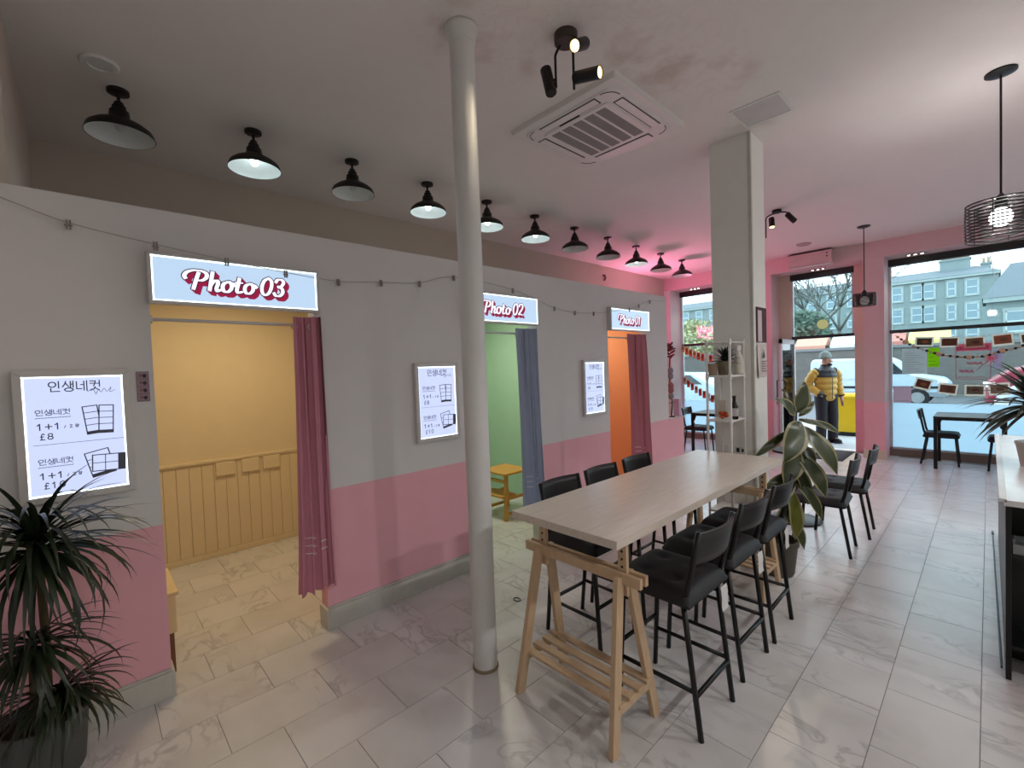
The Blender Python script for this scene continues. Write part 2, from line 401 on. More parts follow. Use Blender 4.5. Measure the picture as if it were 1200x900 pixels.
# glass door standing open into the room
dl = MB(); dx = .45; d0, d1 = 8.55, 9.36
for a, b in (((dx-.02, d0, .02), (dx+.02, d0+.06, 1.95)), ((dx-.02, d1-.06, .02), (dx+.02, d1, 1.95)), ((dx-.02, d0, .02), (dx+.02, d1, .12)), ((dx-.02, d0, 1.87), (dx+.02, d1, 1.95))): dl.box(a, b)
dr = struct('door_1', dl, FRW)
obj('pane', box((dx-.004, d0+.06, .12), (dx+.004, d1-.06, 1.87)), MATS['clear_glass'], dr)
hb = MB(); 
for sx in (1, -1): hb.tube([(dx+.02*sx, d0+.03, .85), (dx+.06*sx, d0+.03, .85), (dx+.06*sx, d0+.03, 1.25), (dx+.02*sx, d0+.03, 1.25)], .01)
obj('handle', hb, BLACK, dr)

# ------------------------------------------------------------------ columns
rc = thing('round_column', 'white round iron column standing in front of the partition wall', 'column', (1.0, 1.504, 0))
obj('shaft', MB().lathe([(.064, 0), (.064, 3.30)], n=32), pm('column_paint', '#dcdcda', .5, var=.07, scale=5, bump=.12, bscale=40), rc, smooth=True, auto=True)
obj('base_ring', MB().lathe([(.070, 0), (.070, .012), (.065, .016)], n=32), pm('old_sealant', '#8b7c66', .8), rc)
obj('capital', MB().lathe([(.064, 3.285), (.070, 3.295), (.071, 3.31), (.074, 3.325), (.082, 3.345), (.086, 3.355), (.086, 3.37)], n=32), MATS['column_paint'], rc, smooth=True)
sc_ = thing('square_column', 'grey white boxed square column beyond the high wooden table', 'column', (1.455, 3.96, 0))
SCM = pm('square_column_paint', '#ebe9e3', .7, var=.03)
obj('body', box((-.155, -.15, 0), (.155, .15, CZ)), SCM, sc_)
obj('corner_trim', box((.135, -.154, 0), (.159, -.13, CZ)), SKIRT, sc_)
tag(obj('light_switch_plate', MB().box((1.35, 3.80, .855), (1.41, 3.812, .915)).box((1.37, 3.796, .875), (1.39, 3.80, .895)), WHITEP), 'white square switch plate low on square column, left of the pair', 'switch')
tag(obj('wall_socket', MB().box((1.46, 3.80, .855), (1.545, 3.812, .915)).box((1.472, 3.797, .868), (1.494, 3.80, .902), 1).box((1.512, 3.797, .872), (1.53, 3.80, .898), 1), [WHITEP, DARK]), 'white wall socket with dark inserts low on square column', 'socket')
tag(obj('poster', MB().box((1.612, 3.87, 1.745), (1.616, 4.10, 2.025)).box((1.616, 3.90, 1.75), (1.6165, 3.99, 2.0), 1), [pm('poster_dark', '#5a2a30', .8, hex2='#2c1418', scale=9), pm('poster_pale', '#c9a8a4', .5)]), 'dark red glossy poster on side of square column', 'poster')
nt_ = thing('paper_notice', 'pale curling paper notice taped under the dark red poster', 'notice', (1.615, 3.98, 1.47))
obj('sheet', MB().grid(lambda a, b: (.003+.012*(1-b)**2*(1-a), -.11+.21*a, .26*b), 8, 8), pm('paper_pinkish', '#d8cbc6', .8), nt_, smooth=True)
ntp = MB()
for i in range(5): ntp.box((.017, -.06, .04+.02*i), (.0175, .06-.02*(i % 2), .046+.02*i))
ntp.prism([(-.03, .15), (.03, .15), (0, .22)], .0005, Matrix(((0,0,1,.016),(1,0,0,0),(0,1,0,0),(0,0,0,1))))
obj('print', ntp, INK, nt_)

# ------------------------------------------------------------------ flat print helpers (strokes on a plane facing +x)
def PM(x, y, z): return Matrix(((0, 0, 1, x), (1, 0, 0, y), (0, 1, 0, z), (0, 0, 0, 1)))
def stroke(mb, pts, wd, M, closed=False, d=0.0006, mi=0):
    P = [Vector((p[0], p[1])) for p in pts]; n = len(P)
    for i in range(n if closed else n-1):
        a, b = P[i], P[(i+1) % n]; t = b-a
        if t.length < 1e-9: continue
        t.normalize(); nn = Vector((-t.y, t.x)); e = t*wd*.45
        mb.prism([tuple(a-e+nn*wd/2), tuple(a-e-nn*wd/2), tuple(b+e-nn*wd/2), tuple(b+e+nn*wd/2)][::-1], d, M, mi)
def ell(cx, cy, rx, ry, n=18): return [(cx+rx*math.cos(2*pi*i/n), cy+ry*math.sin(2*pi*i/n)) for i in range(n)]
HANGUL = [
    [('c', ell(.33, .70, .30, .24)), ('l', [(.86, 1.0), (.86, .36)]), ('l', [(.2, .34), (.2, .04), (.92, .04)])],
    [('l', [(.30, .98), (.24, .75), (.02, .46)]), ('l', [(.28, .82), (.54, .46)]), ('l', [(.70, .98), (.70, .40)]), ('l', [(.92, 1.0), (.92, .38)]), ('l', [(.70, .7), (.92, .7)]), ('c', ell(.55, .17, .36, .16))],
    [('l', [(.06, .92), (.06, .22), (.50, .22)]), ('l', [(.70, .95), (.70, .06)]), ('l', [(.95, 1.0), (.95, 0)]), ('l', [(.42, .62), (.70, .62)])],
    [('l', [(.08, .95), (.56, .95), (.52, .7), (.38, .46)]), ('l', [(.08, .72), (.54, .72)]), ('l', [(.92, 1.0), (.92, .40)]), ('l', [(.66, .70), (.92, .70)]), ('l', [(.52, .36), (.42, .16), (.12, .02)]), ('l', [(.50, .26), (.90, .02)])]]
def hangul(mb, M, x, y, cw, ch, wd, gap=1.12):
    for i, gl in enumerate(HANGUL):
        for kd, pts in gl: stroke(mb, [(x+i*cw*gap+p[0]*cw, y+p[1]*ch) for p in pts], wd, M, kd == 'c')
GL = {
    '1': [[(.1, .75), (.4, 1), (.4, 0)]], '+': [[(0, .5), (.8, .5)], [(.4, .9), (.4, .1)]],
    '8': [ell(.42, .74, .34, .25, 14)+[(.76, .74)], ell(.42, .25, .40, .25, 14)+[(.82, .25)]], '0': [ell(.45, .5, .42, .5, 16)+[(.87, .5)]],
    '£': [[(.75, .85), (.6, 1), (.4, .95), (.3, .75), (.3, .1), (.1, 0), (.8, 0)], [(.1, .5), (.6, .5)]],
    '/': [[(0, 0), (.35, .8)]], '2': [[(.05, .75), (.3, 1), (.6, .8), (.1, 0), (.7, 0)]], '장': [[(.1, .95), (.5, .95), (.1, .5)], [(.35, .75), (.55, .5)], [(.8, 1), (.8, .4)], [(.8, .7), (1, .7)], ell(.5, .18, .3, .17, 10)]}
def glyphs(mb, M, txt, x, y, cw, ch, wd, gap=1.25):
    for c in txt:
        for pts in GL.get(c, []): stroke(mb, [(x+p[0]*cw, y+p[1]*ch) for p in pts], wd, M)
        x += cw*gap

# ------------------------------------------------------------------ light-box price menus
LEDW = em('led_edge', '#e6f6ff', 2.6*P_MENU)
PANEL = em('lit_panel', '#c6d2fb', .92*P_MENU, .15)
SPANEL = em('lit_sign_panel', '#bedaf7', .95*P_SIGN, .15)
SLED = em('sign_led_edge', '#e2fbff', 2.8*P_SIGN)
def rot2(pts, a, cx, cy): 
    c, s = math.cos(a), math.sin(a); return [(cx+p[0]*c-p[1]*s, cy+p[0]*s+p[1]*c) for p in pts]
def menu(y0, label):
    W, H = .385, .583; D = .035
    t = thing('light_box_menu', label, 'menu board', (0, y0, 1.086), 0, 'lit price menus')
    fw_ = .028
    def rail(pl): return MB().prism(pl, D, PM(0, 0, 0))
    for pl in ([(0, 0), (W, 0), (W-fw_, fw_), (fw_, fw_)], [(0, H), (fw_, H-fw_), (W-fw_, H-fw_), (W, H)], [(0, 0), (fw_, fw_), (fw_, H-fw_), (0, H)], [(W, 0), (W, H), (W-fw_, H-fw_), (W-fw_, fw_)]):
        obj('frame_rail', rail(pl), ALU, t, bevel=.002)
    obj('panel', box((.004, fw_, fw_), (.024, W-fw_, H-fw_)), PANEL, t)
    e = MB()
    for a, b in (((.0243, fw_, fw_), (.0250, fw_+.006, H-fw_)), ((.0243, W-fw_-.006, fw_), (.0250, W-fw_, H-fw_)), ((.0243, fw_, fw_), (.0250, W-fw_, fw_+.006)), ((.0243, fw_, H-fw_-.006), (.0250, W-fw_, H-fw_))): e.box(a, b)
    obj('light_strip', e, LEDW, t)
    M = PM(.0245, 0, 0); BI = em('backlit_grey_ink', '#4c5160', .13, .03)
    p = MB(); hangul(p, M, .108, .487, .038, .046, .0042, 1.16); obj('heading', p, BI, t)
    p = MB(); stroke(p, [(q.x, q.y) for q in smoothpts([(.235, .483, 0), (.25, .495, 0), (.258, .48, 0), (.262, .47, 0), (.27, .49, 0), (.28, .478, 0), (.29, .495, 0), (.30, .48, 0), (.315, .5, 0), (.31, .478, 0), (.328, .486, 0)], 4)], .0018, M); obj('heading_script', p, BI, t)
    for oy, price in ((.0, '£10'), (.217, '£8')):
        p = MB(); hangul(p, M, .062, .168+oy, .0255, .025, .0027, 1.1)
        for i in range(12): stroke(p, [(.062+i*.0094, .156+oy), (.068+i*.0094, .158+oy)], .0026, M)
        obj('item_name', p, BI, t)
        p = MB(); glyphs(p, M, '1+1', .064, .105+oy, .024, .026, .0042, 1.15); glyphs(p, M, '/2장', .150, .107+oy, .013, .014, .0024, 1.35); obj('offer_text', p, BI, t)
        p = MB(); glyphs(p, M, price, .075 if not oy else .072, .062+oy, .019, .026, .0036, 1.3); obj('price_text', p, BI, t)
    p = MB(); stroke(p, [(.05, .256), (.35, .256)], .0018, M); obj('divider', p, BI, t)
    def frame(cx, cy, a, w_, h_, cols, rows, foot, lift=0.0):
        ic = MB(); ib = MB(); M = PM(.0245+lift, 0, 0)
        stroke(ic, rot2([(-w_/2, -h_/2), (w_/2, -h_/2), (w_/2, h_/2), (-w_/2, h_/2)], a, cx, cy), .0042, M, True)
        if foot[0] == 'b':
            ib.prism(rot2([(-w_/2, -h_/2), (w_/2, -h_/2), (w_/2, -h_/2+foot[1]), (-w_/2, -h_/2+foot[1])], a, cx, cy), .0008, M); y1 = -h_/2+foot[1]; x1 = w_/2
        else:
            ib.prism(rot2([(w_/2-foot[1], -h_/2), (w_/2, -h_/2), (w_/2, h_/2), (w_/2-foot[1], h_/2)], a, cx, cy), .0008, M); y1 = -h_/2; x1 = w_/2-foot[1]
        for r in range(1, rows):
            yy = y1+(h_/2-y1)*r/rows; stroke(ic, rot2([(-w_/2, yy), (x1, yy)], a, cx, cy), .003, M)
        for c in range(1, cols):
            xx = -w_/2+(x1+w_/2)*c/cols; stroke(ic, rot2([(xx, y1), (xx, h_/2)], a, cx, cy), .003, M)
        o = obj('icon', ic, BI, t); obj('icon_bar', ib, BI, o)
        if lift: obj('icon_fill', MB().prism(rot2([(-w_/2, -h_/2), (w_/2, -h_/2), (w_/2, h_/2), (-w_/2, h_/2)], a, cx, cy), .0003, PM(.0245+lift-.0004, 0, 0)), PANEL, o)
    frame(.243, .352, .10, .050, .128, 1, 4, ('b', .013)); frame(.291, .352, -.05, .050, .128, 1, 4, ('b', .013), .0012)
    frame(.262, .150, .22, .083, .115, 1, 3, ('b', .014)); frame(.292, .148, -.04, .115, .075, 2, 2, ('r', .026), .0012)
    return t
menu(-.223, 'lit price menu board left of the yellow booth doorway, nearest and largest')
menu(1.733, 'lit price menu board just left of the round column, middle of three')
menu(3.703, 'lit price menu board beside the orange booth doorway, smallest of three')

# ------------------------------------------------------------------ lit booth name signs
LET = {
    'P': ([[(-.42, .92), (-.52, 1.12), (-.38, 1.42), (.05, 1.62), (.62, 1.62), (.98, 1.42), (1.0, 1.1), (.76, .85), (.42, .80)], [(.42, 1.45), (.33, .9), (.22, .08)]], 1.28),
    'h': ([[(.12, 1.62), (.10, .8), (.08, .06)], [(.10, .45), (.28, .82), (.52, .92), (.62, .72), (.56, .25), (.66, .05), (.90, .16)]], .92),
    'o': ([[(.42, .90), (.14, .72), (.08, .40), (.22, .08), (.50, .04), (.72, .30), (.72, .65), (.56, .88), (.40, .90)], [(.62, .84), (.84, .78), (1.0, .62)]], .95),
    't': ([[(.30, 1.30), (.26, .7), (.22, .28), (.34, .05), (.66, .14)], [(.02, .90), (.60, .92)]], .74),
    '0': ([[(.52, 1.58), (.20, 1.32), (.06, .80), (.14, .25), (.40, .02), (.70, .25), (.84, .80), (.78, 1.32), (.52, 1.58)]], 1.06),
    '3': ([[(.10, 1.28), (.24, 1.52), (.56, 1.56), (.76, 1.32), (.64, .98), (.36, .86), (.70, .72), (.80, .36), (.58, .04), (.24, .04), (.06, .26)]], 1.0),
    '2': ([[(.08, 1.22), (.22, 1.52), (.56, 1.56), (.76, 1.28), (.66, .88), (.34, .44), (.10, .10), (.42, .16), (.86, .04)]], 1.0),
    '1': ([[(.08, 1.18), (.42, 1.52), (.36, .8), (.30, .04)]], .7), ' ': ([], .42)}
def script(mb, txt, M, x, y, s, extra=0.0, dx=0, dy=0, slant=.16, base=.13):
    for c in txt:
        pl, adv = LET[c]
        for pts in pl:
            P = [((q.x+slant*q.y)*s, q.y*s) for q in smoothpts([(a, b, 0) for a, b in pts], 5)]
            for i in range(len(P)-1):
                a = Vector(P[i]); b = Vector(P[i+1]); t = b-a
                if t.length < 1e-7: continue
                t.normalize(); nn = Vector((-t.y, t.x)); wd = s*(base+.17*abs(t.y))+extra
                e = t*wd*.30; o = Vector((x+dx, y+dy))
                mb.prism([tuple(o+q) for q in (a-e-nn*wd/2, b+e-nn*wd/2, b+e+nn*wd/2, a-e+nn*wd/2)], .0004, M)
        x += adv*s
def sign(y0, txt, label, sx=.17, ss=.062):
    W, H, D = .825, .256, .055
    t = thing('light_box_sign', label, 'sign', (0, y0, 1.989), 0, 'lit booth signs')
    fw_ = .016
    for pl in ([(0, 0), (W, 0), (W-fw_, fw_), (fw_, fw_)], [(0, H), (fw_, H-fw_), (W-fw_, H-fw_), (W, H)], [(0, 0), (fw_, fw_), (fw_, H-fw_), (0, H)], [(W, 0), (W, H), (W-fw_, H-fw_), (W-fw_, fw_)]):
        obj('frame_rail', MB().prism(pl, D, PM(0, 0, 0)), ALU, t, bevel=.002)
    obj('panel', box((.004, fw_, fw_), (.045, W-fw_, H-fw_)), SPANEL, t)
    e = MB()
    for a, b in (((.0453, fw_, fw_), (.0458, fw_+.007, H-fw_)), ((.0453, W-fw_-.007, fw_), (.0458, W-fw_, H-fw_)), ((.0453, fw_, fw_), (.0458, W-fw_, fw_+.007)), ((.0453, fw_, H-fw_-.007), (.0458, W-fw_, H-fw_))): e.box(a, b)
    obj('light_strip', e, SLED, t)
    yy = .082
    a = MB()
    for k in range(8): script(a, txt, PM(.0462, 0, 0), sx, yy, ss, .006, .0027*k, -.0029*k)
    obj('letter_shadow', a, em('crimson_print', '#b02a52', .36, .02), t)
    a = MB(); script(a, txt, PM(.0470, 0, 0), sx, yy, ss, .0085); obj('letter_outline', a, em('backlit_ink', '#3c3644', .10, .03), t)
    a = MB(); script(a, txt, PM(.0478, 0, 0), sx, yy, ss, 0.0); obj('letter_face', a, em('lit_letter', '#efe6fa', .9*P_SIGN, .3), t)
    return t
sign(.25, 'Photo 03', 'lit sign reading Photo 03 over the yellow booth doorway')
sign(2.218, 'Photo 02', 'lit sign reading Photo 02 over the green booth doorway')
sign(4.185, 'Photo 01', 'lit sign reading Photo 01 over the orange booth doorway')

# ------------------------------------------------------------------ curtains and rods
def rod(y0, y1, label):
    t = thing('curtain_rod', label, 'curtain rod', (-.05, y0, 1.92), 0, 'booth curtain rods')
    obj('tube', MB().tube([(0, 0, 0), (0, y1-y0, 0)], .009, 10), ALU, t, smooth=True)
    for yy in (.006, y1-y0-.006): obj('end_cap', MB().tube([(0, yy-.006, 0), (0, yy+.006, 0)], .02, 12), ALU, t)
rod(.255, 1.052, 'grey metal curtain rod across the yellow booth doorway')
rod(2.24, 3.04, 'grey metal curtain rod across the green booth doorway')
rod(4.19, 5.0, 'grey metal curtain rod across the orange booth doorway')
def curtain(yt0, yt1, yb0, yb1, zb, mats, label, jamb, folds=3.5):
    zt = 1.965
    t = thing('curtain', label, 'curtain', (0, yt0, zb), 0, 'booth curtains')
    th = .004
    def f(a, b, off=0.0):
        yl = yb0+(yt0-yb0)*b**.8; yr = yb1+(yt1-yb1)*b**.8
        amp = .022*(1.15-.45*b)
        ph = a*folds*2*pi
        x = -.018+.045*(1-b)+amp*math.sin(ph+.3*b)+off+.012*math.sin(a*7+b*3)
        yy = yl+(yr-yl)*a+.012*math.sin(ph*2)
        k = min(1, max(0, (yy-(jamb-.035))/.03)); x = x*(1-k)+max(x, .016+.02*(1+math.sin(ph))*.5)*k
        z = zb+(zt-zb)*b + (.012*math.sin(ph*1.3+1) if b < .02 else 0)
        return (x, yy-yt0, z-zb)
    m = MB(); n = int(folds*18)
    m.grid(lambda a, b: f(a, b), n, 16); k = len(m.v); m.grid(lambda a, b: f(a, b, -th), n, 16)
    c = obj('cloth', m, mats[0], t, smooth=True)
    e = MB()
    for i in range(3):
        for row in range(3 if i < 2 else 2):
            b = .20-.028*row-.012*i
            for j in range(4):
                a0 = (.22+.2*i+j*.034); a1 = a0+.035
                p, q = f(a0, b), f(a1, b-.002*(j % 2))
                e.bar((p[0]+.005, p[1], p[2]), (q[0]+.005, q[1], q[2]), .004, .006, upv=(1, 0, 0))
    obj('embroidery', e, pm('white_thread', '#e9dfe4', .7), c)
    for i in range(int(folds)):
        a = (i+.25)/folds; p = f(a, .965)
        pts = [(p[0]-.02, p[1]+.016*math.cos(q*pi/5), p[2]+.016*math.sin(q*pi/5)) for q in range(10)]
        obj('eyelet', MB().tube(pts, .004, 6, closed=True), ALU, t)
    return t
MAUVE = pm('mauve_cloth', '#cf8a9c', .85, var=.06, bump=.1, bscale=300); BLUEC = pm('slate_blue_cloth', '#a0acc4', .85, var=.06, bump=.1, bscale=300); PLUM = pm('plum_cloth', '#b8727e', .85, var=.06)
curtain(.935, 1.085, .872, 1.10, .285, [MAUVE], 'mauve pink curtain gathered at the right of the yellow booth doorway', 1.052)
curtain(2.80, 3.035, 2.78, 3.07, .30, [BLUEC], 'slate blue curtain gathered at the right of the green booth doorway', 3.04)
curtain(4.60, 4.985, 4.56, 5.02, .30, [PLUM], 'plum red curtain gathered at the right of the orange booth doorway', 5.0)

# ------------------------------------------------------------------ booth lamps (ceiling panels inside the booths) and furniture
for (a, b), col, hx, P, nm in zip(YB0, ((1, .82, .53), (1, .95, .78), (1, .82, .62)), ('#ffd79a', '#ffe0a8', '#ffc890'), P_BOOTH, ('yellow', 'green', 'orange')):
    yc = (a+b)/2
    t = thing('booth_ceiling_light', 'flat warm ceiling light inside the %s booth' % nm, 'ceiling light', (-1.0, yc, 2.40))
    obj('housing', box((-.2, -.2, 0), (.2, .2, .04)), WHITEP, t); obj('diffuser', box((-.18, -.18, -.008), (.18, .18, 0)), em('booth_diffuser_'+nm, hx, 2.5), t)
    lamp('light', 'AREA', (0, 0, -.02), P, col, t, (.36, .36))
for y0, y1 in ((.825, .975), (1.03, 1.18), (1.212, 1.362)):
    t = thing('wall_plate', {.825: 'left', 1.03: 'middle', 1.212: 'right'}[y0]+' one of three cream plates on yellow booth wainscot', 'wall plate', (XL+.042, y0, .728), 0, 'plates on the wainscot')
    obj('plate', box((0, 0, 0), (.022, y1-y0, .125)), BY, t, bevel=.006)
    for yy in (.03, y1-y0-.03): obj('screw', MB().tube([(.021, yy, .062), (.024, yy, .062)], .004, 8), ALU, t)
t = thing('storage_box', 'cream box just inside the yellow booth doorway on the left', 'box', (-.42, .08, .0))
obj('body', box((-.2, -.2, .22), (.22, .23, .43)), pm('cream_board', '#e5cf9c', .6), t, bevel=.008)
obj('lid', box((-.21, -.21, .43), (.23, .24, .45)), MATS['cream_board'], t, bevel=.004)
for sx in (-.17, .19):
    for sy in (-.17, .2): obj('leg', box((sx-.015, sy-.015, 0), (sx+.015, sy+.015, .22)), pm('brown_wood', '#7a5231', .6), t)
# step stool in the green booth
t = thing('step_stool', 'yellow pine step stool inside the green booth', 'step stool', (-.83, 3.36, 0))
obj('seat', box((-.21, -.20, .475), (.21, .19, .50)), YPINE, t, bevel=.005)
for sx in (-1, 1):
    obj('leg', MB().bar((sx*.20, -.20, 0), (sx*.16, -.14, .475), .035, .03), YPINE, t)
    obj('leg', MB().bar((sx*.20, .20, 0), (sx*.16, .13, .475), .035, .03), YPINE, t)
    obj('rail', MB().bar((sx*.175, -.17, .22), (sx*.175, .165, .22), .02, .03), YPINE, t)
    obj('rail', MB().bar((sx*.19, -.19, .06), (sx*.19, .19, .06), .02, .03), YPINE, t)
obj('step', box((-.18, -.22, .235), (.18, -.02, .258)), YPINE, t, bevel=.004)
obj('rail', MB().bar((-.17, -.155, .40), (.17, -.155, .40), .02, .03), YPINE, t)

# ------------------------------------------------------------------ row of dome ceiling lamps
LIT = {1, 3, 4, 5, 8}
BULB = em('lit_bulb', '#eafcff', 6.0); BULB0 = pm('dead_bulb', '#cfd2d2', .3)
ENL = pm('lit_enamel', '#e2e6e4', .35, var=.03)
domes = {}
def dome(lit):
    t = thing('dome_ceiling_lamp', 'x', 'ceiling lamp', (0, 0, CZ), 0, 'dome lamps along the ceiling')
    obj('canopy', MB().lathe([(.055, 0), (.055, -.018), (.04, -.024), (.012, -.026)], n=20), LAMPB, t, smooth=True, auto=True)
    obj('stem', MB().lathe([(.009, -.02), (.009, -.075)], n=10), LAMPB, t, smooth=True)
    obj('socket', MB().lathe([(.014, -.065), (.024, -.075), (.024, -.085), (.034, -.095), (.036, -.115), (.048, -.125), (.052, -.165), (.06, -.175)], n=20), LAMPB, t, smooth=True, auto=True)
    obj('shade', MB().lathe([(.055, -.168), (.085, -.186), (.125, -.208), (.155, -.232), (.163, -.248), (.168, -.268), (.170, -.272), (.166, -.272)], n=32, cap=False), LAMPB, t, smooth=True)
    obj('shade_lining', MB().lathe([(.02, -.172), (.055, -.174), (.085, -.192), (.123, -.213), (.152, -.236), (.160, -.252), (.166, -.272)], n=32, cap=False), ENL if lit else LAMPW, t, smooth=True)
    obj('bulb', MB().ball((0, 0, -.212), .03, .03, .036), BULB if lit else BULB0, t, smooth=True)
    if lit: lamp('light', 'SPOT', (0, 0, -.24), P_DOME, (.86, .97, 1.0), t, .03, spot=math.radians(165)); lamp('bulb_glow', 'POINT', (0, 0, -.243), .22, (.72, .95, 1.0), t, .012)
    return t
for i in range(11):
    lit = i in LIT
    if lit not in domes: domes[lit] = t = dome(lit)
    else: t = copy_tree(domes[lit])
    t.location = (-.745, .235+.73*i, CZ)
    t['label'] = '%s black dome ceiling lamp, %s of the row counted from left' % ('lit' if lit else 'unlit', ORD[i])

for j, (x_, y_) in enumerate(((4.7, -.6), (4.7, 1.6), (4.7, 3.8), (4.7, 6.0), (2.9, -1.9))):  # unseen dome lamps, added out of frame to brighten the whole room
    t = copy_tree(domes[True]); t.location = (x_, y_, CZ); t['group'] = 'added fill dome lamps out of frame'
    t['label'] = 'unseen dome fill lamp added ' + ('behind the viewer, right of frame' if j == 4 else 'over the counter beyond right frame edge, %s from back' % ORD[j])
    for c in list(t.children):
        if c.type == 'LIGHT' and c.data.type == 'SPOT':
            c.data = c.data.copy(); c.data.energy = P_FILL*(.10 if j == 4 else .55 if j == 0 else 1.25); c.data.color = (1, .98, .96)
# ------------------------------------------------------------------ round ceiling discs, hatch
for (x, y, r, lab) in ((-.497, .149, .085, 'round white ceiling vent beside the leftmost dome lamp'), (.913, 8.16, .10, 'round ceiling speaker near the wall air conditioner'), (2.851, 7.78, .10, 'round ceiling speaker behind the large wire pendant')):
    t = thing('ceiling_disc', lab, 'ceiling vent', (x, y, CZ))
    obj('rim', MB().lathe([(r, 0), (r, -.008), (r*.92, -.016), (r*.62, -.016), (r*.6, -.006)], n=28, cap=False), WHITEP if r < .09 else pm('disc_pink', '#b9a3a4', .6), t, smooth=True, auto=True)
    obj('centre', MB().lathe([(0.0001, -.010), (r*.62, -.008)], n=28, cap=False), WHITEP if r < .09 else MATS['disc_pink'], t)
t = thing('ceiling_hatch', 'white rectangular access hatch in ceiling beside the square column', 'access hatch', (1.77, 3.58, CZ))
obj('frame', MB().box((-.16, -.165, -.006), (.16, -.15, 0)).box((-.16, .15, -.006), (.16, .165, 0)).box((-.16, -.15, -.006), (-.145, .15, 0)).box((.145, -.15, -.006), (.16, .15, 0)), WHITEP, t)
obj('panel', box((-.143, -.148, -.003), (.143, .148, 0)), pm('hatch_panel', '#cdc5c3', .6), t)

# ------------------------------------------------------------------ ceiling cassette air conditioner
t = thing('cassette_air_conditioner', 'white square cassette air conditioner in the stained ceiling', 'air conditioner', (.88, 2.855, CZ))
ACW = pm('ac_white', '#dcd7d3', .5, var=.02)
def rrect(a, r, n=6):
    out = []
    for cx, cy, a0 in ((a-r, a-r, 0), (-a+r, a-r, pi/2), (-a+r, -a+r, pi), (a-r, -a+r, 1.5*pi)):
        for i in range(n+1): out.append((cx+r*math.cos(a0+pi/2*i/n), cy+r*math.sin(a0+pi/2*i/n)))
    return out
def frustum(pa, za, pb, zb):
    m = MB(); n = len(pa); m.v = [(x, y, za) for x, y in pa]+[(x, y, zb) for x, y in pb]
    for i in range(n): m.face((i, (i+1) % n, n+(i+1) % n, n+i))
    m.face(list(range(n, 2*n))); return m
obj('surround', frustum(rrect(.462, .02), 0, rrect(.45, .03), -.03), ACW, t)
obj('fascia', frustum(rrect(.395, .07), -.03, rrect(.385, .07), -.040), ACW, t)
g = obj('grille', frustum(rrect(.285, .02), -.040, rrect(.278, .02), -.047), ACW, t)
for i in range(5):
    y = -.198+.099*i
    obj('mesh_strip', box((y-.039, -.245, -.0485), (y+.039, .245, -.047)), GREYP, g)
    lines = MB()
    for j in range(9): lines.box((y-.037+j*.0089, -.245, -.0495), (y-.0345+j*.0089, .245, -.0485))
    obj('louvre', lines, pm('louvre_grey', '#a5a19e', .6), g)
for i in range(4):
    a = i*pi/2; M = Matrix.Rotation(a, 4, 'Z')
    obj('slot', MB().box((-.245, .298, -.0405), (.245, .375, -.0395), 0, M), DARK, t)
    obj('flap', MB().box((-.238, .308, -.046), (.238, .368, -.0412), 0, M), ACW, t, bevel=.002)
    obj('corner_gap', MB().tube([tuple(M @ Vector((.29+.088*math.cos(q*pi/16), .29+.088*math.sin(q*pi/16), -.0405))) for q in range(9)], .003, 5), DARK, t)
obj('display', box((-.12, -.298, -.042), (.06, -.284, -.040)), DARK, t)

# ------------------------------------------------------------------ ceiling spotlights
WARM = em('warm_spot_lens', '#ffcb78', 5.0)
def aim(d):
    d = Vector(d).normalized(); return d.to_track_quat('-Z', 'Y').to_euler()
def spothead(parent, c, d, lit, r=.031, L=.155, col=(1, .84, .58), P=P_SPOT):
    c = Vector(c); d = Vector(d).normalized(); q = d.to_track_quat('Z', 'Y').to_matrix().to_4x4(); M = Matrix.Translation(c) @ q
    h = obj('spot_head', MB().lathe([(.001, -L/2), (r*.92, -L/2), (r, -L/2+.006), (r, L/2), (r*.9, L/2), (r*.86, L/2-.01)], n=20, M=M, cap=False), BLACK, parent, smooth=True, auto=True)
    obj('lens', MB().lathe([(.0005, L/2-.010), (r*.86, L/2-.008)], n=16, M=M, cap=False), WARM if lit else DARK, h)
    if lit: lamp('light', 'SPOT', c+d*(L/2+.003), P, col, parent, .02, aim(d), math.radians(84))
t = thing('ceiling_spotlight', 'black ceiling spotlight cluster with three heads over the cassette unit', 'spotlight', (1.331, 1.947, CZ))
obj('base', MB().lathe([(.062, 0), (.062, -.045), (.056, -.05), (.001, -.05)], n=24), pm('spot_base', '#3a3028', .5), t, smooth=True, auto=True)
for (x0, y0, pts) in ((0, 0, [(-.03, -.01, -.045), (-.06, -.015, -.08), (-.065, -.015, -.12), (-.065, -.015, -.255)]), (0, 0, [(.03, .01, -.045), (.035, .012, -.06), (.035, .012, -.30)])):
    obj('arm', MB().tube(smoothpts(pts, 4), .007, 8), BLACK, t, smooth=True)
spothead(t, (-.105, -.03, -.21), (-.28, .05, 1), False)
spothead(t, (.11, .03, -.255), (.95, .12, -.22), True)
spothead(t, (.075, .02, -.085), (.05, -.8, -.5), True, L=.12)
obj('knuckle', MB().tube([(-.065, -.015, -.21), (-.1, -.028, -.21)], .006, 8), BLACK, t)
t = thing('ceiling_spotlight', 'black ceiling spotlight bar with a lit head beside the square column', 'spotlight', (1.15, 6.05, CZ))
obj('base', MB().lathe([(.05, 0), (.05, -.03), (.001, -.032)], n=20), BLACK, t)
obj('arm', MB().tube(smoothpts([(-.12, 0, -.09), (-.1, 0, -.05), (0, 0, -.03), (.1, 0, -.05), (.13, 0, -.10)], 5), .008, 8), BLACK, t, smooth=True)
obj('arm', MB().tube([(-.12, 0, -.09), (-.12, 0, -.30)], .007, 8), BLACK, t)
spothead(t, (-.05, -.02, -.14), (.15, -.35, -1), True, L=.13, P=P_SPOT*.5)
spothead(t, (.15, -.02, -.13), (.75, -.1, -1), False, L=.13)
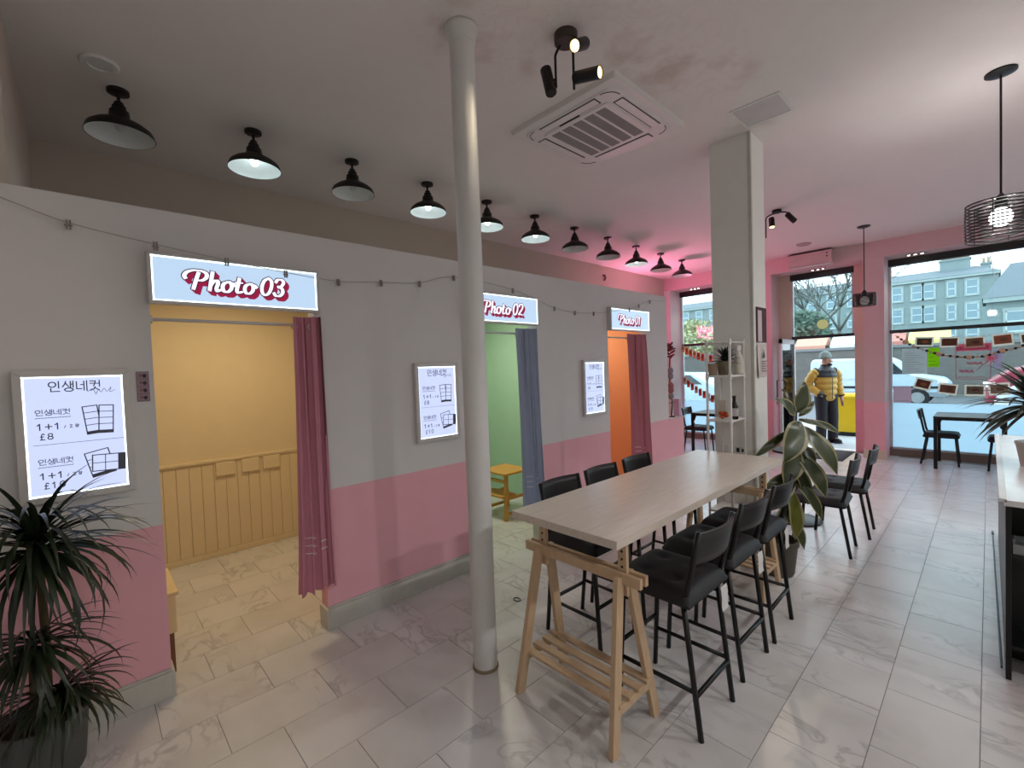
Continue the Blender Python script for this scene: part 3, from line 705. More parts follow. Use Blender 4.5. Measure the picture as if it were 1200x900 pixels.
# soffit downlights over the windows
for x, lab in ((2.12, 'black strip of soffit downlights over the big window'), (.88, 'black strip of soffit downlights above the open door'), (-1.25, 'black strip of soffit downlights over the left window')):
    t = thing('soffit_downlight', lab, 'downlight', (x, 9.13, SOF), 0, 'soffit downlights')
    obj('plate', box((-.115, -.028, -.006), (.115, .028, 0)), BLACK, t, bevel=.004)
    for j in (-.075, 0, .075):
        obj('bezel', MB().tube([(j, 0, -.006), (j, 0, -.012)], .022, 14), BLACK, t)
        obj('lens', MB().tube([(j, 0, -.012), (j, 0, -.0135)], .017, 14), em('downlight_lens', '#fff6e6', 8.0), t)
    lamp('light', 'SPOT', (0, 0, -.02), P_DOWN, (1, .93, .82), t, .03, spot=math.radians(100))

# ------------------------------------------------------------------ wire drum pendants
def pendant(x, y, ztop, zbot, r, label, pk=1.0):
    t = thing('wire_pendant_lamp', label, 'pendant lamp', (x, y, CZ), 0, 'wire drum pendants')
    zt, zb = ztop-CZ, zbot-CZ
    obj('canopy', MB().lathe([(.075, 0), (.075, -.012), (.05, -.022), (.006, -.026)], n=24), BLACK, t, smooth=True, auto=True)
    obj('cord', MB().tube([(0, 0, -.02), (0, 0, zt+.03)], .006, 8), BLACK, t)
    obj('socket', MB().lathe([(.008, zt+.05), (.022, zt+.03), (.03, zt), (.03, zt-.035)], n=16), BLACK, t, smooth=True)
    n = 11
    for i in range(n+1):
        z = zt-.005+(zb-zt)*i/n; rr = r*(.98+.02*math.sin(pi*i/n))
        obj('wire_ring', MB().tube([(rr*math.cos(2*pi*j/40), rr*math.sin(2*pi*j/40), z) for j in range(40)], .0052, 5, closed=True), BLACK, t, smooth=True)
    for j in range(6):
        a = 2*pi*j/6+.3
        obj('wire_rib', MB().tube([(.025*math.cos(a), .025*math.sin(a), zt-.005), (r*math.cos(a), r*math.sin(a), zt-.005), (r*math.cos(a), r*math.sin(a), zb)], .003, 5), BLACK, t)
    obj('bulb', MB().ball((0, 0, zt-.10), .055, .055, .06), em('pendant_bulb', '#ffffff', 5.0) if pk == 1 else em('dim_pendant_bulb', '#fff4ee', .10), t, smooth=True)
    lamp('light', 'POINT', (0, 0, zt-.10), P_PEND*pk, (1, .98, .96), t, .06)
pendant(2.93, 4.30, 2.56, 2.33, .165, 'black wire drum pendant lamp at upper right, nearer and larger')
pendant(1.708, 7.78, 2.46, 2.30, .13, 'small black wire pendant lamp hanging before the pink pier', .04)

# ------------------------------------------------------------------ wall air conditioner over the door
t = thing('wall_air_conditioner', 'slim white wall air conditioner above the shop door', 'air conditioner', (.84, YP, 3.13))
obj('body', MB().prism([(0, 0), (-.14, .0), (-.19, .05), (-.19, .205), (-.16, .215), (0, .215)], .62, Matrix(((0, 0, 1, -.31), (1, 0, 0, 0), (0, 1, 0, 0), (0, 0, 0, 1)))), pm('ac_pinkish', '#d5bcbc', .5), t, bevel=.004)
obj('intake', box((-.30, -.185, .212), (.30, -.02, .219)), DARK, t)
obj('flap', box((-.28, -.165, -.004), (.28, -.03, .001)), WHITEP, t)
for xx, zz in ((.25, .16), (.25, .11)): obj('indicator', MB().tube([(xx, -.19, zz), (xx, -.193, zz)], .012, 10), DARK, t)

# ------------------------------------------------------------------ photo-clip string along the partition
t = thing('clip_string', 'sagging clear string with small photo clips along the partition wall', 'string', (.02, -.22, 2.4))
W_ = [(-.22, 2.402), (-.016, 2.334), (.286, 2.274), (.585, 2.238), (.879, 2.208), (1.21, 2.203), (1.506, 2.229), (1.811, 2.255), (2.122, 2.333), (2.7, 2.281), (3.298, 2.174), (3.608, 2.151), (3.922, 2.161), (4.525, 2.236), (4.822, 2.306), (5.08, 2.376), (5.45, 2.40)]
pts = []
for y, z in W_:
    on = any(a-.05 < y < a+.88 for a in (.25, 2.218, 4.185)) and z < 2.3
    pts.append((.055 if on else 0.0, y+.22, z-2.4))
obj('string', MB().tube(smoothpts(pts, 5), .0022, 5), pm('clear_string', '#a9a39c', .4), t, smooth=True)
for p in pts[1:-1]:
    c = obj('clip', MB().box((-.006, p[1]-.009, p[2]-.03), (p[0]*0+.004, p[1]-.002, p[2]+.012)).box((-.006, p[1]+.002, p[2]-.03), (.004, p[1]+.009, p[2]+.012)).tube([(-.002, p[1]-.014, p[2]-.012), (-.002, p[1]+.014, p[2]-.012)], .004, 6), pm('clip_plastic', '#8e8883', .35), t)
    c.location.x = p[0]
tag(obj('wall_hook', MB().tube([(-1.818, 6.75, 3.2), (-1.78, 6.75, 3.2), (-1.77, 6.75, 3.14), (-1.80, 6.75, 3.11)], .018, 6), pm('hook_brown', '#6a4744', .6)), 'small brown hook high on the far left wall', 'hook')
# sample photo strip beside the doorway
t = thing('photo_strip', 'purple tinted sample photo strip beside the yellow booth doorway', 'photo strip', (0, .186, 1.507))
obj('paper', box((.0005, 0, 0), (.002, .05, .148)), pm('strip_mauve', '#8d7280', .5), t)
for i in range(4):
    m = MB().box((.002, .004, .006+.036*i), (.0026, .046, .036+.036*i), 0).ball((.0026, .018, .022+.036*i), .0008, .008, .009, 8, 6, 1).ball((.0026, .033, .019+.036*i), .0008, .008, .010, 8, 6, 2)
    obj('photo', m, [pm('photo_lilac', '#a08a96', .4), pm('photo_skin', '#8a6a66', .5), pm('photo_dark', '#33222a', .5)], t)

# ------------------------------------------------------------------ high table: top on two trestles
TA = math.radians(-.3); TZ = .92
tc_ = Vector((1.594, 2.465, 0))
tt = thing('table_top', 'long light ash table top resting on two pine trestles', 'table top', (tc_.x, tc_.y, TZ-.036), TA)
obj('board', box((-.297, -1.0, 0), (.297, 1.0, .036)), ASH, tt, bevel=.002)
def trestle(yc, label):
    t = thing('trestle', label, 'trestle', (tc_.x-.045+.02*(yc > 2.4), yc, 0), TA, 'table trestles')
    hb = .665                                    # height of the cross rail
    for s in (-1, 1): obj('cross_rail', box((-.335, s*.022-.011, hb), (.335, s*.022+.011, hb+.045)), PINE, t, bevel=.002)
    for sx in (-1, 1):
        for sy in (-1, 1):
            m = MB(); p = Vector((sx*.275, sy*.165, 0)); q = Vector((sx*.235, sy*.038, hb+.03))
            obj('leg', m.bar(p, q, .05, .024, upv=(1, 0, 0)), PINE, t, bevel=.002)
            b = q+(p-q)*.06; obj('bolt', MB().tube([(b.x, b.y+sy*.012, b.z), (b.x, b.y+sy*.018, b.z-.001)], .009, 10), PINE, t)
        post = obj('height_post', box((sx*.235-.022, -.010, hb-.06), (sx*.235+.022, .010, TZ-.052)), PINE, t, bevel=.002)
        hm = MB()
        for k in range(5): hm.tube([(sx*.235, -.0115, hb+.065+.034*k), (sx*.235, .0115, hb+.065+.034*k)], .006, 8)
        obj('peg_holes', hm, DARK, post)
        obj('spreader', MB().bar((sx*.268, -.145, .165), (sx*.268, .145, .165), .018, .035), PINE, t, bevel=.002)
    obj('top_rail', box((-.297, -.016, TZ-.052), (.297, .016, TZ-.036)), PINE, t)
    for k in range(4):
        y = -.105+.07*k; obj('slat', box((-.285, y-.021, .183), (.285, y+.021, .197)), PINE, t, bevel=.002)
    return t
trestle(1.66, 'pine trestle with slatted shelf under the near end of the table')
trestle(3.36, 'pine trestle with slatted shelf under the far end of the table')

# ------------------------------------------------------------------ stools and chairs
def sbox(c, sx, sy, sz, tuft=False, nu=20):
    """soft cushion, top at c.z + sz"""
    def f(u, v):
        x = (u-.5)*2; y = (v-.5)*2
        e = (1-abs(x)**8)*(1-abs(y)**8); h = sz*(e**.35 if e > 0 else 0)
        if tuft:
            for tx in (-.45, .45):
                for ty in (-.4, .4): h -= .016*math.exp(-((x-tx)**2+(y-ty)**2)/.02)
        return (c[0]+x*sx/2, c[1]+y*sy/2, c[2]+max(h, 0))
    m = MB(); m.grid(f, nu, nu)
    m.box((c[0]-sx/2+.004, c[1]-sy/2+.004, c[2]-.012), (c[0]+sx/2-.004, c[1]+sy/2-.004, c[2]+.004)); return m
def seat_thing(name, cat, H, backtop, bh, label, group, footrest=True, cushion=True, tagged=True, sp=(.165, .20, .20)):
    t = thing(name, label, cat, (0, 0, 0), 0, group)
    fx, fb, ff = sp; fh = H-.055
    obj('seat_frame', MB().box((-.185, -.195, fh-.02), (.185, .165, fh)), BLACK, t, bevel=.003)
    obj('seat', sbox((0, -.015, fh), .40, .39, .055, cushion), CUSH, t, smooth=True)
    for s in (-1, 1):
        obj('leg', MB().tube([(s*fx, fb, 0), (s*.168, .135, fh)], .0125, 8), BLACK, t, smooth=True)
        obj('leg', MB().tube([(s*fx, -ff, 0), (s*.160, -.165, fh)], .0125, 8), BLACK, t, smooth=True)
        obj('back_post', MB().tube([(s*.172, .135, fh-.02), (s*.174, .165, H+.03), (s*.174, .215, backtop)], .0135, 8), BLACK, t, smooth=True)
        obj('bracket', box((s*.172-.02, .10, fh-.015), (s*.172+.02, .16, fh+.012)), BLACK, t, bevel=.004)
        if footrest:
            obj('footrest', MB().tube([(s*fx*1.0, fb-.016, .20), (s*(fx-.001), -ff+.010, .20)], .010, 8), BLACK, t, smooth=True)
    if footrest:
        obj('footrest', MB().tube([(-fx, fb-.018, .185), (fx, fb-.018, .185)], .011, 8), BLACK, t, smooth=True)
        obj('footrest', MB().tube([(-fx, -ff+.012, .27), (fx, -ff+.012, .27)], .010, 8), BLACK, t, smooth=True)
    def bf(off):
        def f(a, b):
            z = backtop-bh+bh*b-.004; k = (z-(H+.03))/(backtop-H-.03); yy = .165+.05*k+.035*(1-(2*a-1)**2)+off
            return ((a-.5)*.352, yy, z)
        return f
    m = MB(); m.grid(bf(-.006), 14, 4); m.grid(bf(.008), 14, 4)
    n = 15*5
    for i in range(14):
        for j in (0, 4): m.face((i*5+j, (i+1)*5+j, n+(i+1)*5+j, n+i*5+j))
    obj('backrest', m, pm('black_backrest', '#121214', .42), t, smooth=True)
    if tagged:
        obj('care_tag', MB().grid(lambda a, b: (-.135+.065*a, .195+.012*b*b+.004*math.sin(5*b), fh-.005-.11*b), 2, 6), pm('white_tag', '#d9d9d7', .7), t)
    return t
st = seat_thing('counter_stool', 'stool', .635, .90, .14, 'x', 'stools at the high table')
spots = [(1.84, 1.985, -pi/2, 'black counter stool nearest the camera on the aisle side of the table'),
         (1.832, 2.485, -pi/2, 'middle black counter stool on the aisle side of the table'),
         (1.838, 2.927, -pi/2, 'black counter stool on the aisle side next to the rubber plant'),
         (1.215, 2.155, pi/2, 'black counter stool on the booth side, nearest the round column'),
         (1.215, 2.60, pi/2, 'middle black counter stool on the booth side of the table'),
         (1.215, 3.06, pi/2, 'far black counter stool on the booth side, facing the orange doorway')]
for i, (x, y, a, lab) in enumerate(spots):
    o = st if i == 0 else copy_tree(st)
    o.location = (x, y, 0); o.rotation_euler.z = a+random.uniform(-.03, .03); o['label'] = lab
    if i > 2:
        for ch in list(o.children):
            if ch.name.startswith('care_tag'): bpy.data.objects.remove(ch)
ch = seat_thing('cafe_chair', 'chair', .47, .79, .13, 'x', 'low black chairs', footrest=False, tagged=False)
spots = [(1.91, 4.50, -pi/2+.06, 'black cushioned chair right of the rubber plant, nearer of the two'),
         (1.95, 5.07, -pi/2+.05, 'black cushioned chair behind the nearer one, towards the shop door'),
         (2.385, 9.03, pi/2, 'black chair facing right at the table by the big window'),
         (3.07, 8.93, -pi/2, 'black chair at the right edge, across the window table'),
         (-.74, 8.02, pi/2, 'black chair by the left window seen past the low pink wall'),
         (.02, 7.95, -pi/2, 'black chair behind the white rack, across the left window table')]
for i, (x, y, a, lab) in enumerate(spots):
    o = ch if i == 0 else copy_tree(ch)
    o.location = (x, y, 0); o.rotation_euler.z = a; o['label'] = lab
def cafe_table(x, y, sx, sy, label):
    t = thing('cafe_table', label, 'table', (x, y, 0), 0, 'black cafe tables')
    obj('top', box((-sx/2, -sy/2, .715), (sx/2, sy/2, .735)), BLACKP, t, bevel=.003)
    for a in (-1, 1):
        for b in (-1, 1):
            obj('leg', box((a*(sx/2-.022)-.02, b*(sy/2-.022)-.02, 0), (a*(sx/2-.022)+.02, b*(sy/2-.022)+.02, .715)), BLACK, t, bevel=.002)
        obj('brace', MB().prism([(0, .715), (.12, .715), (.05, .69), (.02, .60), (0, .60)], .02, Matrix(((-a, 0, 0, a*(sx/2-.04)), (0, 0, 1, -sy/2+.01), (0, 1, 0, 0), (0, 0, 0, 1)))), BLACK, t)
    obj('apron', box((-sx/2+.03, -sy/2+.012, .685), (sx/2-.03, -sy/2+.03, .715)), BLACK, t); obj('apron', box((-sx/2+.03, sy/2-.03, .685), (sx/2-.03, sy/2-.012, .715)), BLACK, t)
cafe_table(2.69, 8.90, .70, .70, 'black square cafe table by the big front window')
cafe_table(-.38, 7.95, .62, .66, 'black cafe table by the left window behind the white rack')
t = thing('pedestal_table', 'small black pedestal table with round base behind the rubber plant', 'table', (1.55, 5.10, 0))
obj('base', MB().lathe([(.22, 0), (.22, .012), (.18, .022), (.04, .035)], n=32), BLACK, t, smooth=True, auto=True)
obj('pole', MB().lathe([(.03, .03), (.03, .68)], n=16), BLACK, t, smooth=True)
obj('top', MB().lathe([(.20, .68), (.20, .70)], n=32), BLACKP, t)

# ------------------------------------------------------------------ rubber plant
CR = Vector((.687, .727, 0)); CT = Vector((.727, -.687, 0)); CU = Vector((0, 0, 1))
def leafmesh(name, L, W, droop, mats, cup=.12, nu=12):
    def f(u, v):
        s = (v-.5)*2; wd = W/2*math.sin(pi*min(1, u*.96+.02))**.75*(1.15-.3*u)
        x = L*u*math.cos(droop*u*.5); z = -L*u*math.sin(droop*u*.5)*u
        return (x, s*wd, z+cup*abs(s)**1.3*wd+.006*math.sin(9*u+2*s))
    m = MB(); m.grid(f, nu, 8, mfn=lambda u, v: 1 if (abs(v-.5) > .36 or u > .93) else (2 if abs(v-.5) < .05 else 0)); return m.mesh(name, mats, True)
LG = pm('rubber_leaf_green', '#2c3a24', .32, hex2='#4a5236', scale=26); LE = pm('rubber_leaf_edge', '#b9ae86', .4, hex2='#6d7048', scale=22); LM = pm('rubber_leaf_rib', '#7d7a55', .45)
LY = pm('rubber_leaf_yellow', '#7b7a2e', .4, hex2='#3f4a22', scale=14)
PX = .00633
t = thing('rubber_plant', 'variegated rubber plant in a grey pot at the end of the table', 'potted plant', (1.785, 3.72, 0))
obj('pot', MB().lathe([(.095, 0), (.105, .02), (.128, .22), (.137, .225), (.137, .265), (.126, .265), (.118, .22)], n=28), pm('pot_olive', '#55524a', .7, var=.1, bump=.3, bscale=40), t, smooth=True, auto=True)
obj('soil', MB().lathe([(.0005, .225), (.119, .222)], n=24, cap=False), pm('soil', '#2b221b', .95), t)
stem = [tuple(CR*a+CU*z) for a, z in ((.015, .22), (.08, .5), (.115, .85), (.145, 1.08), (.155, 1.22))]
obj('stem', MB().tube(smoothpts(stem, 5), [.013-.0004*i for i in range(21)], 8), pm('stem_bark', '#5d5238', .8), t, smooth=True)
def px2off(px, py, depth=0.0):   # image offset (at the plant's own distance) to metres about the stem
    return CR*((px-909)*PX) + CU*(1.6-(py-421.5)*PX) + CT*depth
LEAVES = [((933, 484), (942, 449), 19, .3, .05, 0), ((930, 486), (907, 464), 16, .4, .10, 0), ((931, 486), (921, 455), 7, .3, .0, 0), ((934, 492), (981, 503), 9, .5, .10, 0),
          ((934, 494), (905, 529), 27, .5, .24, 0), ((920, 506), (881, 532), 10, .3, .06, 0), ((935, 500), (971, 547), 25, .5, .20, 0), ((929, 522), (911, 563), 25, .5, .16, 0),
          ((931, 530), (959, 575), 23, .5, .18, 0), ((927, 560), (956, 603), 15, .5, .16, 0), ((923, 574), (925, 629), 19, .4, .14, 1), ((922, 556), (891, 570), 12, .4, .06, 0),
          ((926, 545), (903, 592), 18, .4, .02, 0), ((928, 588), (948, 632), 14, .4, -.06, 1), ((930, 515), (917, 538), 16, .4, .05, 0), ((932, 520), (962, 548), 16, .4, .02, 0), ((928, 560), (905, 585), 15, .4, .08, 0), ((926, 540), (947, 590), 18, .5, .10, 0), ((920, 585), (900, 622), 15, .4, .10, 0), ((918, 600), (936, 640), 14, .4, .12, 0), ((934, 488), (958, 470), 9, .4, .0, 0), ((932, 505), (912, 512), 12, .4, .14, 0)]
for (b, e, wpx, dr_, dep, kd) in LEAVES:
    B = px2off(b[0], b[1], 0.02); T = px2off(e[0], e[1], dep); ax = (T-B); L = ax.length; ax.normalize()
    # leaf blade faces the aisle: normal roughly towards the room, perpendicular to the leaf axis
    nrm = (CT*.75+CU*.45+CR*.15); nrm = (nrm-ax*nrm.dot(ax)).normalized(); yv = nrm.cross(ax)
    lm = leafmesh('leaf', L, wpx*PX*1.05, dr_, [LY if kd else LG, LE, LM])
    o = obj('leaf', lm, None, t)
    o.matrix_local = Matrix(((ax.x, yv.x, nrm.x, B.x), (ax.y, yv.y, nrm.y, B.y), (ax.z, yv.z, nrm.z, B.z), (0, 0, 0, 1)))
    o.data.polygons.foreach_set('use_smooth', [True]*len(o.data.polygons))

# ------------------------------------------------------------------ dracaena at lower left, yucca at right
def strap(name, L, W, droop, mat, n=9):
    def f(u, v):
        s = (v-.5)*2; wd = W/2*min(1, (u*5+.35))*max(.03, (1-u**2.6)); th = droop*u**1.5
        ang = 0; x = z = 0; k = 12; 
        for i in range(k):
            uu = u*(i+.5)/k; a = -droop*uu**1.2; x += L*u/k*math.cos(a); z += L*u/k*math.sin(a)
        return (x, s*wd, z+.35*abs(s)*wd)
    m = MB(); m.grid(f, n, 2); return m.mesh(name, mat, True)
DG = pm('dracaena_leaf', '#22301f', .38, hex2='#31402a', scale=12); DG2 = pm('dracaena_dark', '#1b2418', .4, hex2='#2a3323', scale=12)
def tuft(parent, c, n, L, W, mats, el=(-.3, 1.2), droop=(1.0, 2.2), kinds=5, seed=1, wall=False):
    rnd = random.Random(seed)
    ms = [strap('leaf', L*rnd.uniform(.75, 1.12), W*rnd.uniform(.8, 1.15), rnd.uniform(*droop), mats[k % len(mats)]) for k in range(kinds)]
    for i in range(n):
        az = i*2.39996+rnd.uniform(-.25, .25); e = el[0]+(el[1]-el[0])*(i/n)**.8+rnd.uniform(-.12, .12)
        if wall and math.cos(az) < -.3: az = pi-az
        o = obj('leaf', ms[rnd.randrange(kinds)], None, parent)
        o.rotation_euler = (rnd.uniform(-.3, .3), -e, az); o.location = (c[0], c[1], c[2]+.10*i/n*L)
t = thing('dracaena_plant', 'dark spiky dracaena in a round grey pot at lower left', 'potted plant', (.20, -.19, 0))
obj('pot', MB().lathe([(.115, 0), (.122, .015), (.140, .22), (.147, .225), (.147, .255), (.135, .255), (.130, .22)], n=36), pm('pot_grey', '#4f524f', .6, var=.08, bump=.2, bscale=60), t, smooth=True, auto=True)
obj('soil', MB().lathe([(.0005, .225), (.132, .222)], n=24, cap=False), MATS['soil'], t)
for (x, y, z1) in ((0, .02, .94), (.05, -.01, .58), (.03, .06, .33)):
    obj('cane', MB().tube([(x, y, .21), (x*1.2, y*1.3, z1*.6), (x, y, z1)], .014, 8), MATS['stem_bark'], t, smooth=True)
tuft(t, (0, .02, .91), 140, .48, .021, (DG2, DG), (-.4, 1.4), (.8, 2.5), seed=3, kinds=8, wall=True)
tuft(t, (.05, -.01, .55), 70, .36, .018, (DG2, DG), (-.4, .9), (1.0, 2.3), seed=4, wall=True)
tuft(t, (.03, .06, .31), 70, .30, .017, (DG, DG2), (-.05, 1.0), (.8, 2.2), seed=5, wall=True)
# ------------------------------------------------------------------ black counter at right with its plant
t = thing('shelf_counter', 'black open shelf counter with white edged top at the right edge', 'counter', (2.93, 3.20, 0))
CT_Z = .884
obj('side_panel', box((0, 0, 0), (.02, 2.5, CT_Z-.03)), BLACK, t, bevel=.002)
obj('end_panel', box((.02, .25, 0), (.62, .27, CT_Z-.03)), BLACKP, t)
obj('top', box((-.006, 0, CT_Z-.03), (.62, 2.53, CT_Z)), pm('counter_white', '#d9d7d5', .25), t, bevel=.002)
obj('white_edge', box((-.022, -.0, CT_Z-.012), (.006, 2.53, CT_Z+.006)), pm('white_edge', '#dfe2e0', .4), t, bevel=.002)
obj('shelf', box((.02, .02, .60), (.62, .25, .615)), BLACKP, t); obj('shelf', box((.02, .02, .15), (.62, .25, .165)), BLACKP, t)
tag(obj('tray', MB().box((2.955, 3.24, .615), (3.3, 3.42, .625)).box((2.955, 3.24, .625), (3.3, 3.25, .66)).box((2.955, 3.41, .625), (3.3, 3.42, .66)).box((2.955, 3.25, .625), (2.965, 3.41, .66)), pm('tray_grey', '#8f9294', .4)), 'grey tray on the upper shelf of the black counter', 'tray')
t = thing('yucca_plant', 'spiky yucca in a pale pot on the black counter', 'potted plant', (3.08, 4.25, CT_Z))
obj('pot', MB().lathe([(.07, 0), (.09, .13), (.095, .135), (.095, .15), (.085, .15)], n=24), pm('pot_pale', '#c9c4ba', .6), t, smooth=True, auto=True)
obj('cane', MB().tube([(0, 0, .12), (0, 0, .36)], .02, 8), MATS['stem_bark'], t, smooth=True)
tuft(t, (0, 0, .36), 75, .36, .046, (DG2, DG), (-.7, 1.3), (.2, 1.5), seed=9)
tag(obj('floor_cable', MB().tube([(2.898, 5.75, .004), (2.905, 4.8, .004), (2.912, 4.0, .004), (2.918, 3.3, .004)], .0045, 6).tube([(2.897, 5.80, .006), (2.898, 5.72, .006)], .008, 8), BLACK), 'thin straight black cable lying on the floor beside the counter', 'cable')
tag(obj('hair_tie', MB().tube([(.028*math.cos(a*pi/8)+.621, .02*math.sin(a*pi/8)+2.108, .004) for a in range(16)], .003, 6, closed=True), BLACK), 'small dark elastic ring lying on the tiles near the round column', 'hair tie')
tag(obj('door_mat', MB().box((.74, 8.42, 0), (1.32, 9.34, .008)).box((.77, 8.45, .008), (1.29, 9.31, .011)), pm('mat_black', '#2a2a2c', .9, bump=.4, bscale=200)), 'dark rectangular door mat inside the shop door', 'door mat')

# ------------------------------------------------------------------ white tube rack before the square column
t = thing('tube_rack', 'white tubular shelf rack standing before the square column', 'rack', (1.375, 3.50, 0))
RW, RD = .172, .27
for x in (0, RW):
    for y in (0, RD):
        obj('upright', MB().tube([(x, y, 0), (x, y, 1.755)], .009, 10), WHITEP, t, smooth=True)
        for z in (1.15, 1.49, 1.75): obj('joint', MB().tube([(x, y, z-.025), (x, y, z+.02)], .0125, 10), WHITEP, t)
for z in (.45, 1.15, 1.49):
    obj('shelf', box((-.008, -.008, z-.008), (RW+.008, RD+.008, z+.008)), WHITEP, t, bevel=.003)
for a, b in (((0, 0), (RW, 0)), ((RW, 0), (RW, RD)), ((0, 0), (0, RD)), ((0, RD), (RW, RD))):
    obj('top_rail', MB().tube([(a[0], a[1], 1.745), (b[0], b[1], 1.745)], .008, 8), WHITEP, t, smooth=True)
S1 = 1.498; S2 = 1.158
t = thing('potted_succulent', 'dark spiky succulent in a patterned pot on upper rack shelf', 'potted plant', (1.468, 3.612, S1))
obj('pot', MB().lathe([(.046, 0), (.060, .10), (.064, .105), (.056, .105)], n=20), pm('pot_pattern', '#9d9774', .6, hex2='#5d4a50', scale=30), t, smooth=True)
tuft(t, (0, 0, .095), 34, .15, .028, (DG2,), (.15, 1.4), (.2, .9), seed=12)
tag(obj('paper_cup', MB().lathe([(.030, 0), (.034, .09), (.035, .09), (.031, .085)], n=20), pm('kraft_beige', '#b39c86', .8), smooth=True, loc=(1.405, 3.535, S1)), 'beige paper cup at the left of upper rack shelf', 'cup')
t = thing('spray_bottle', 'white spray bottle at the right of upper rack shelf', 'bottle', (1.525, 3.725, S1))
obj('body', MB().lathe([(.034, 0), (.036, .01), (.036, .11), (.03, .14), (.016, .17), (.014, .185)], n=20), pm('bottle_white', '#d6d2c4', .45), t, smooth=True)
obj('trigger_head', MB().box((-.014, -.05, .185), (.014, .03, .225)).bar((0, -.035, .19), (0, -.028, .14), .012, .01), WHITEP, t, bevel=.004)
t = thing('dark_bottle', 'dark glass bottle with pale label on lower rack shelf', 'bottle', (1.535, 3.60, S2))
obj('glass', MB().lathe([(.026, 0), (.028, .006), (.028, .10), (.018, .125), (.012, .135), (.012, .165), (.014, .167), (.014, .18), (.001, .18)], n=20), pm('dark_glass', '#22130f', .15), t, smooth=True)
obj('label', MB().lathe([(.0284, .025), (.0284, .085)], n=20, cap=False), pm('bottle_label', '#bdb7bd', .6), t, smooth=True)
rnd = random.Random(5)
m = MB()
t = thing('orange_tinsel', 'crumpled orange decoration on lower rack shelf', 'decoration', (1.472, 3.55, S2))
for i in range(12):
    a = rnd.uniform(0, 6.28); r = rnd.uniform(0, .026)
    obj('petal', MB().ball((r*math.cos(a), r*math.sin(a), .02+rnd.uniform(0, .035)), rnd.uniform(.012, .02), rnd.uniform(.012, .02), rnd.uniform(.008, .018), 8, 6), pm('orange_foil', '#d1581c', .35, hex2='#8f3a14', scale=40), t)
tag(obj('cream_card', MB().box((1.39, 3.66, S2), (1.45, 3.664, S2+.14)), pm('cream_card', '#d6cbbd', .7), bevel=.0), 'plain cream card standing on lower rack shelf', 'card')

# ------------------------------------------------------------------ window decorations
def onY(px, py, Y):
    d = rt*((px-600)/FPX) - up*((py-450)/FPX) + fw; k = Y/d.y; return CAM+d*k
YD = YF-.05
CARDW = filmmat('card_white', '#f2ebe2', 0.0)
photos = [pm('photo_%d' % i, a, .5, hex2=b, scale=40) for i, (a, b) in enumerate((('#4a4022', '#1f2413'), ('#7a3524', '#2b1a12'), ('#5b2d1c', '#8a6a48'), ('#a85f33', '#6f3a20'), ('#7d4a28', '#2c1a12'), ('#3a1d16', '#6b3020'), ('#33160f', '#8d5a3a'), ('#8f7f6a', '#2f2a22'), ('#b69a7a', '#4a3a2a')))]
cards = [(1083, 400.5, 22, 10, 4, 'up'), (1112.5, 401, 23, 11, 1, 'up'), (1142, 401, 25, 12, -2, 'up'), (1175, 398, 26, 13, -5, 'up'), (1207, 396, 24, 12, -7, 'up'),
         (1081.5, 450, 20, 12, 17, 'low'), (1110.5, 456, 23, 11.5, 8, 'low'), (1142.5, 457.5, 25, 12, 1, 'low'), (1171, 456, 26, 13, -4, 'low'), (1203, 452, 26, 14, -14, 'low')]
for rowk, rown in (('up', 'upper'), ('low', 'lower')):
    pts = []
    for i, (px, py, wpx, hpx, rot, row) in enumerate([c for c in cards if c[5] == rowk]):
        c = onY(px, py, YD); a = onY(px-wpx/2, py, YD); b = onY(px+wpx/2, py, YD); q = onY(px, py-hpx/2, YD)
        W, H = (b.x-a.x), 2*(q.z-c.z)*1.12
        t = thing('photo_card', '%s photo print from the left on the %s window string' % (ORD[i], rown), 'photo card', c, 0, 'photo cards strung across the big window')
        t.rotation_euler = (0, math.radians(rot), 0)
        obj('card', box((-W/2, -.001, -H/2), (W/2, .001, H/2)), CARDW, t)
        obj('picture', box((-W*.40, -.0018, -H*.33), (W*.40, -.001, H*.36)), photos[(i+(5 if rowk == 'low' else 0)) % 9], t)
        obj('picture_detail', MB().ball((W*.05, -.0018, 0), W*.2, .0006, H*.16, 10, 6), photos[(i+3) % 9], t)
        pts.append((c.x, YD+.004, c.z+H/2))
    pts = [(1.80, YD+.004, pts[0][2]+.12)]+pts+[(3.9, YD+.004, pts[-1][2]+.1)]
    tag(obj('card_string', MB().tube(smoothpts(pts, 4), .002, 5), pm('thin_string', '#c9c0b6', .6)), '%s thin string holding photo prints across the big window' % rown, 'string')
t = thing('bead_garland', 'black and pale orange bead garland sagging across the big window', 'garland', (1.82, YD-.02, 1.9))
gp = smoothpts([tuple(onY(*p, YD-.02)) for p in ((1049, 393), (1066, 403.5), (1086, 411), (1105, 416), (1122, 418), (1140, 418.5), (1155, 417), (1175, 411), (1190, 408), (1206, 402))], 8)
o0 = Vector(t.location)
obj('cord', MB().tube([p-o0 for p in gp], .003, 5), BLACKP, t)
bp_ = [pm('bead_black', '#15110f', .4), pm('bead_peach', '#d7b193', .5)]
acc = 0; k = 0
for i in range(1, len(gp)):
    acc += (gp[i]-gp[i-1]).length
    if acc > .034:
        acc = 0; k += 1; big = k % 8 == 3
        obj('bead', MB().ball(gp[i]-o0, .04 if big else .02, .02 if big else .016, .036 if big else .019, 10, 7), bp_[1] if (k % 2 or big) else bp_[0], t, smooth=True)
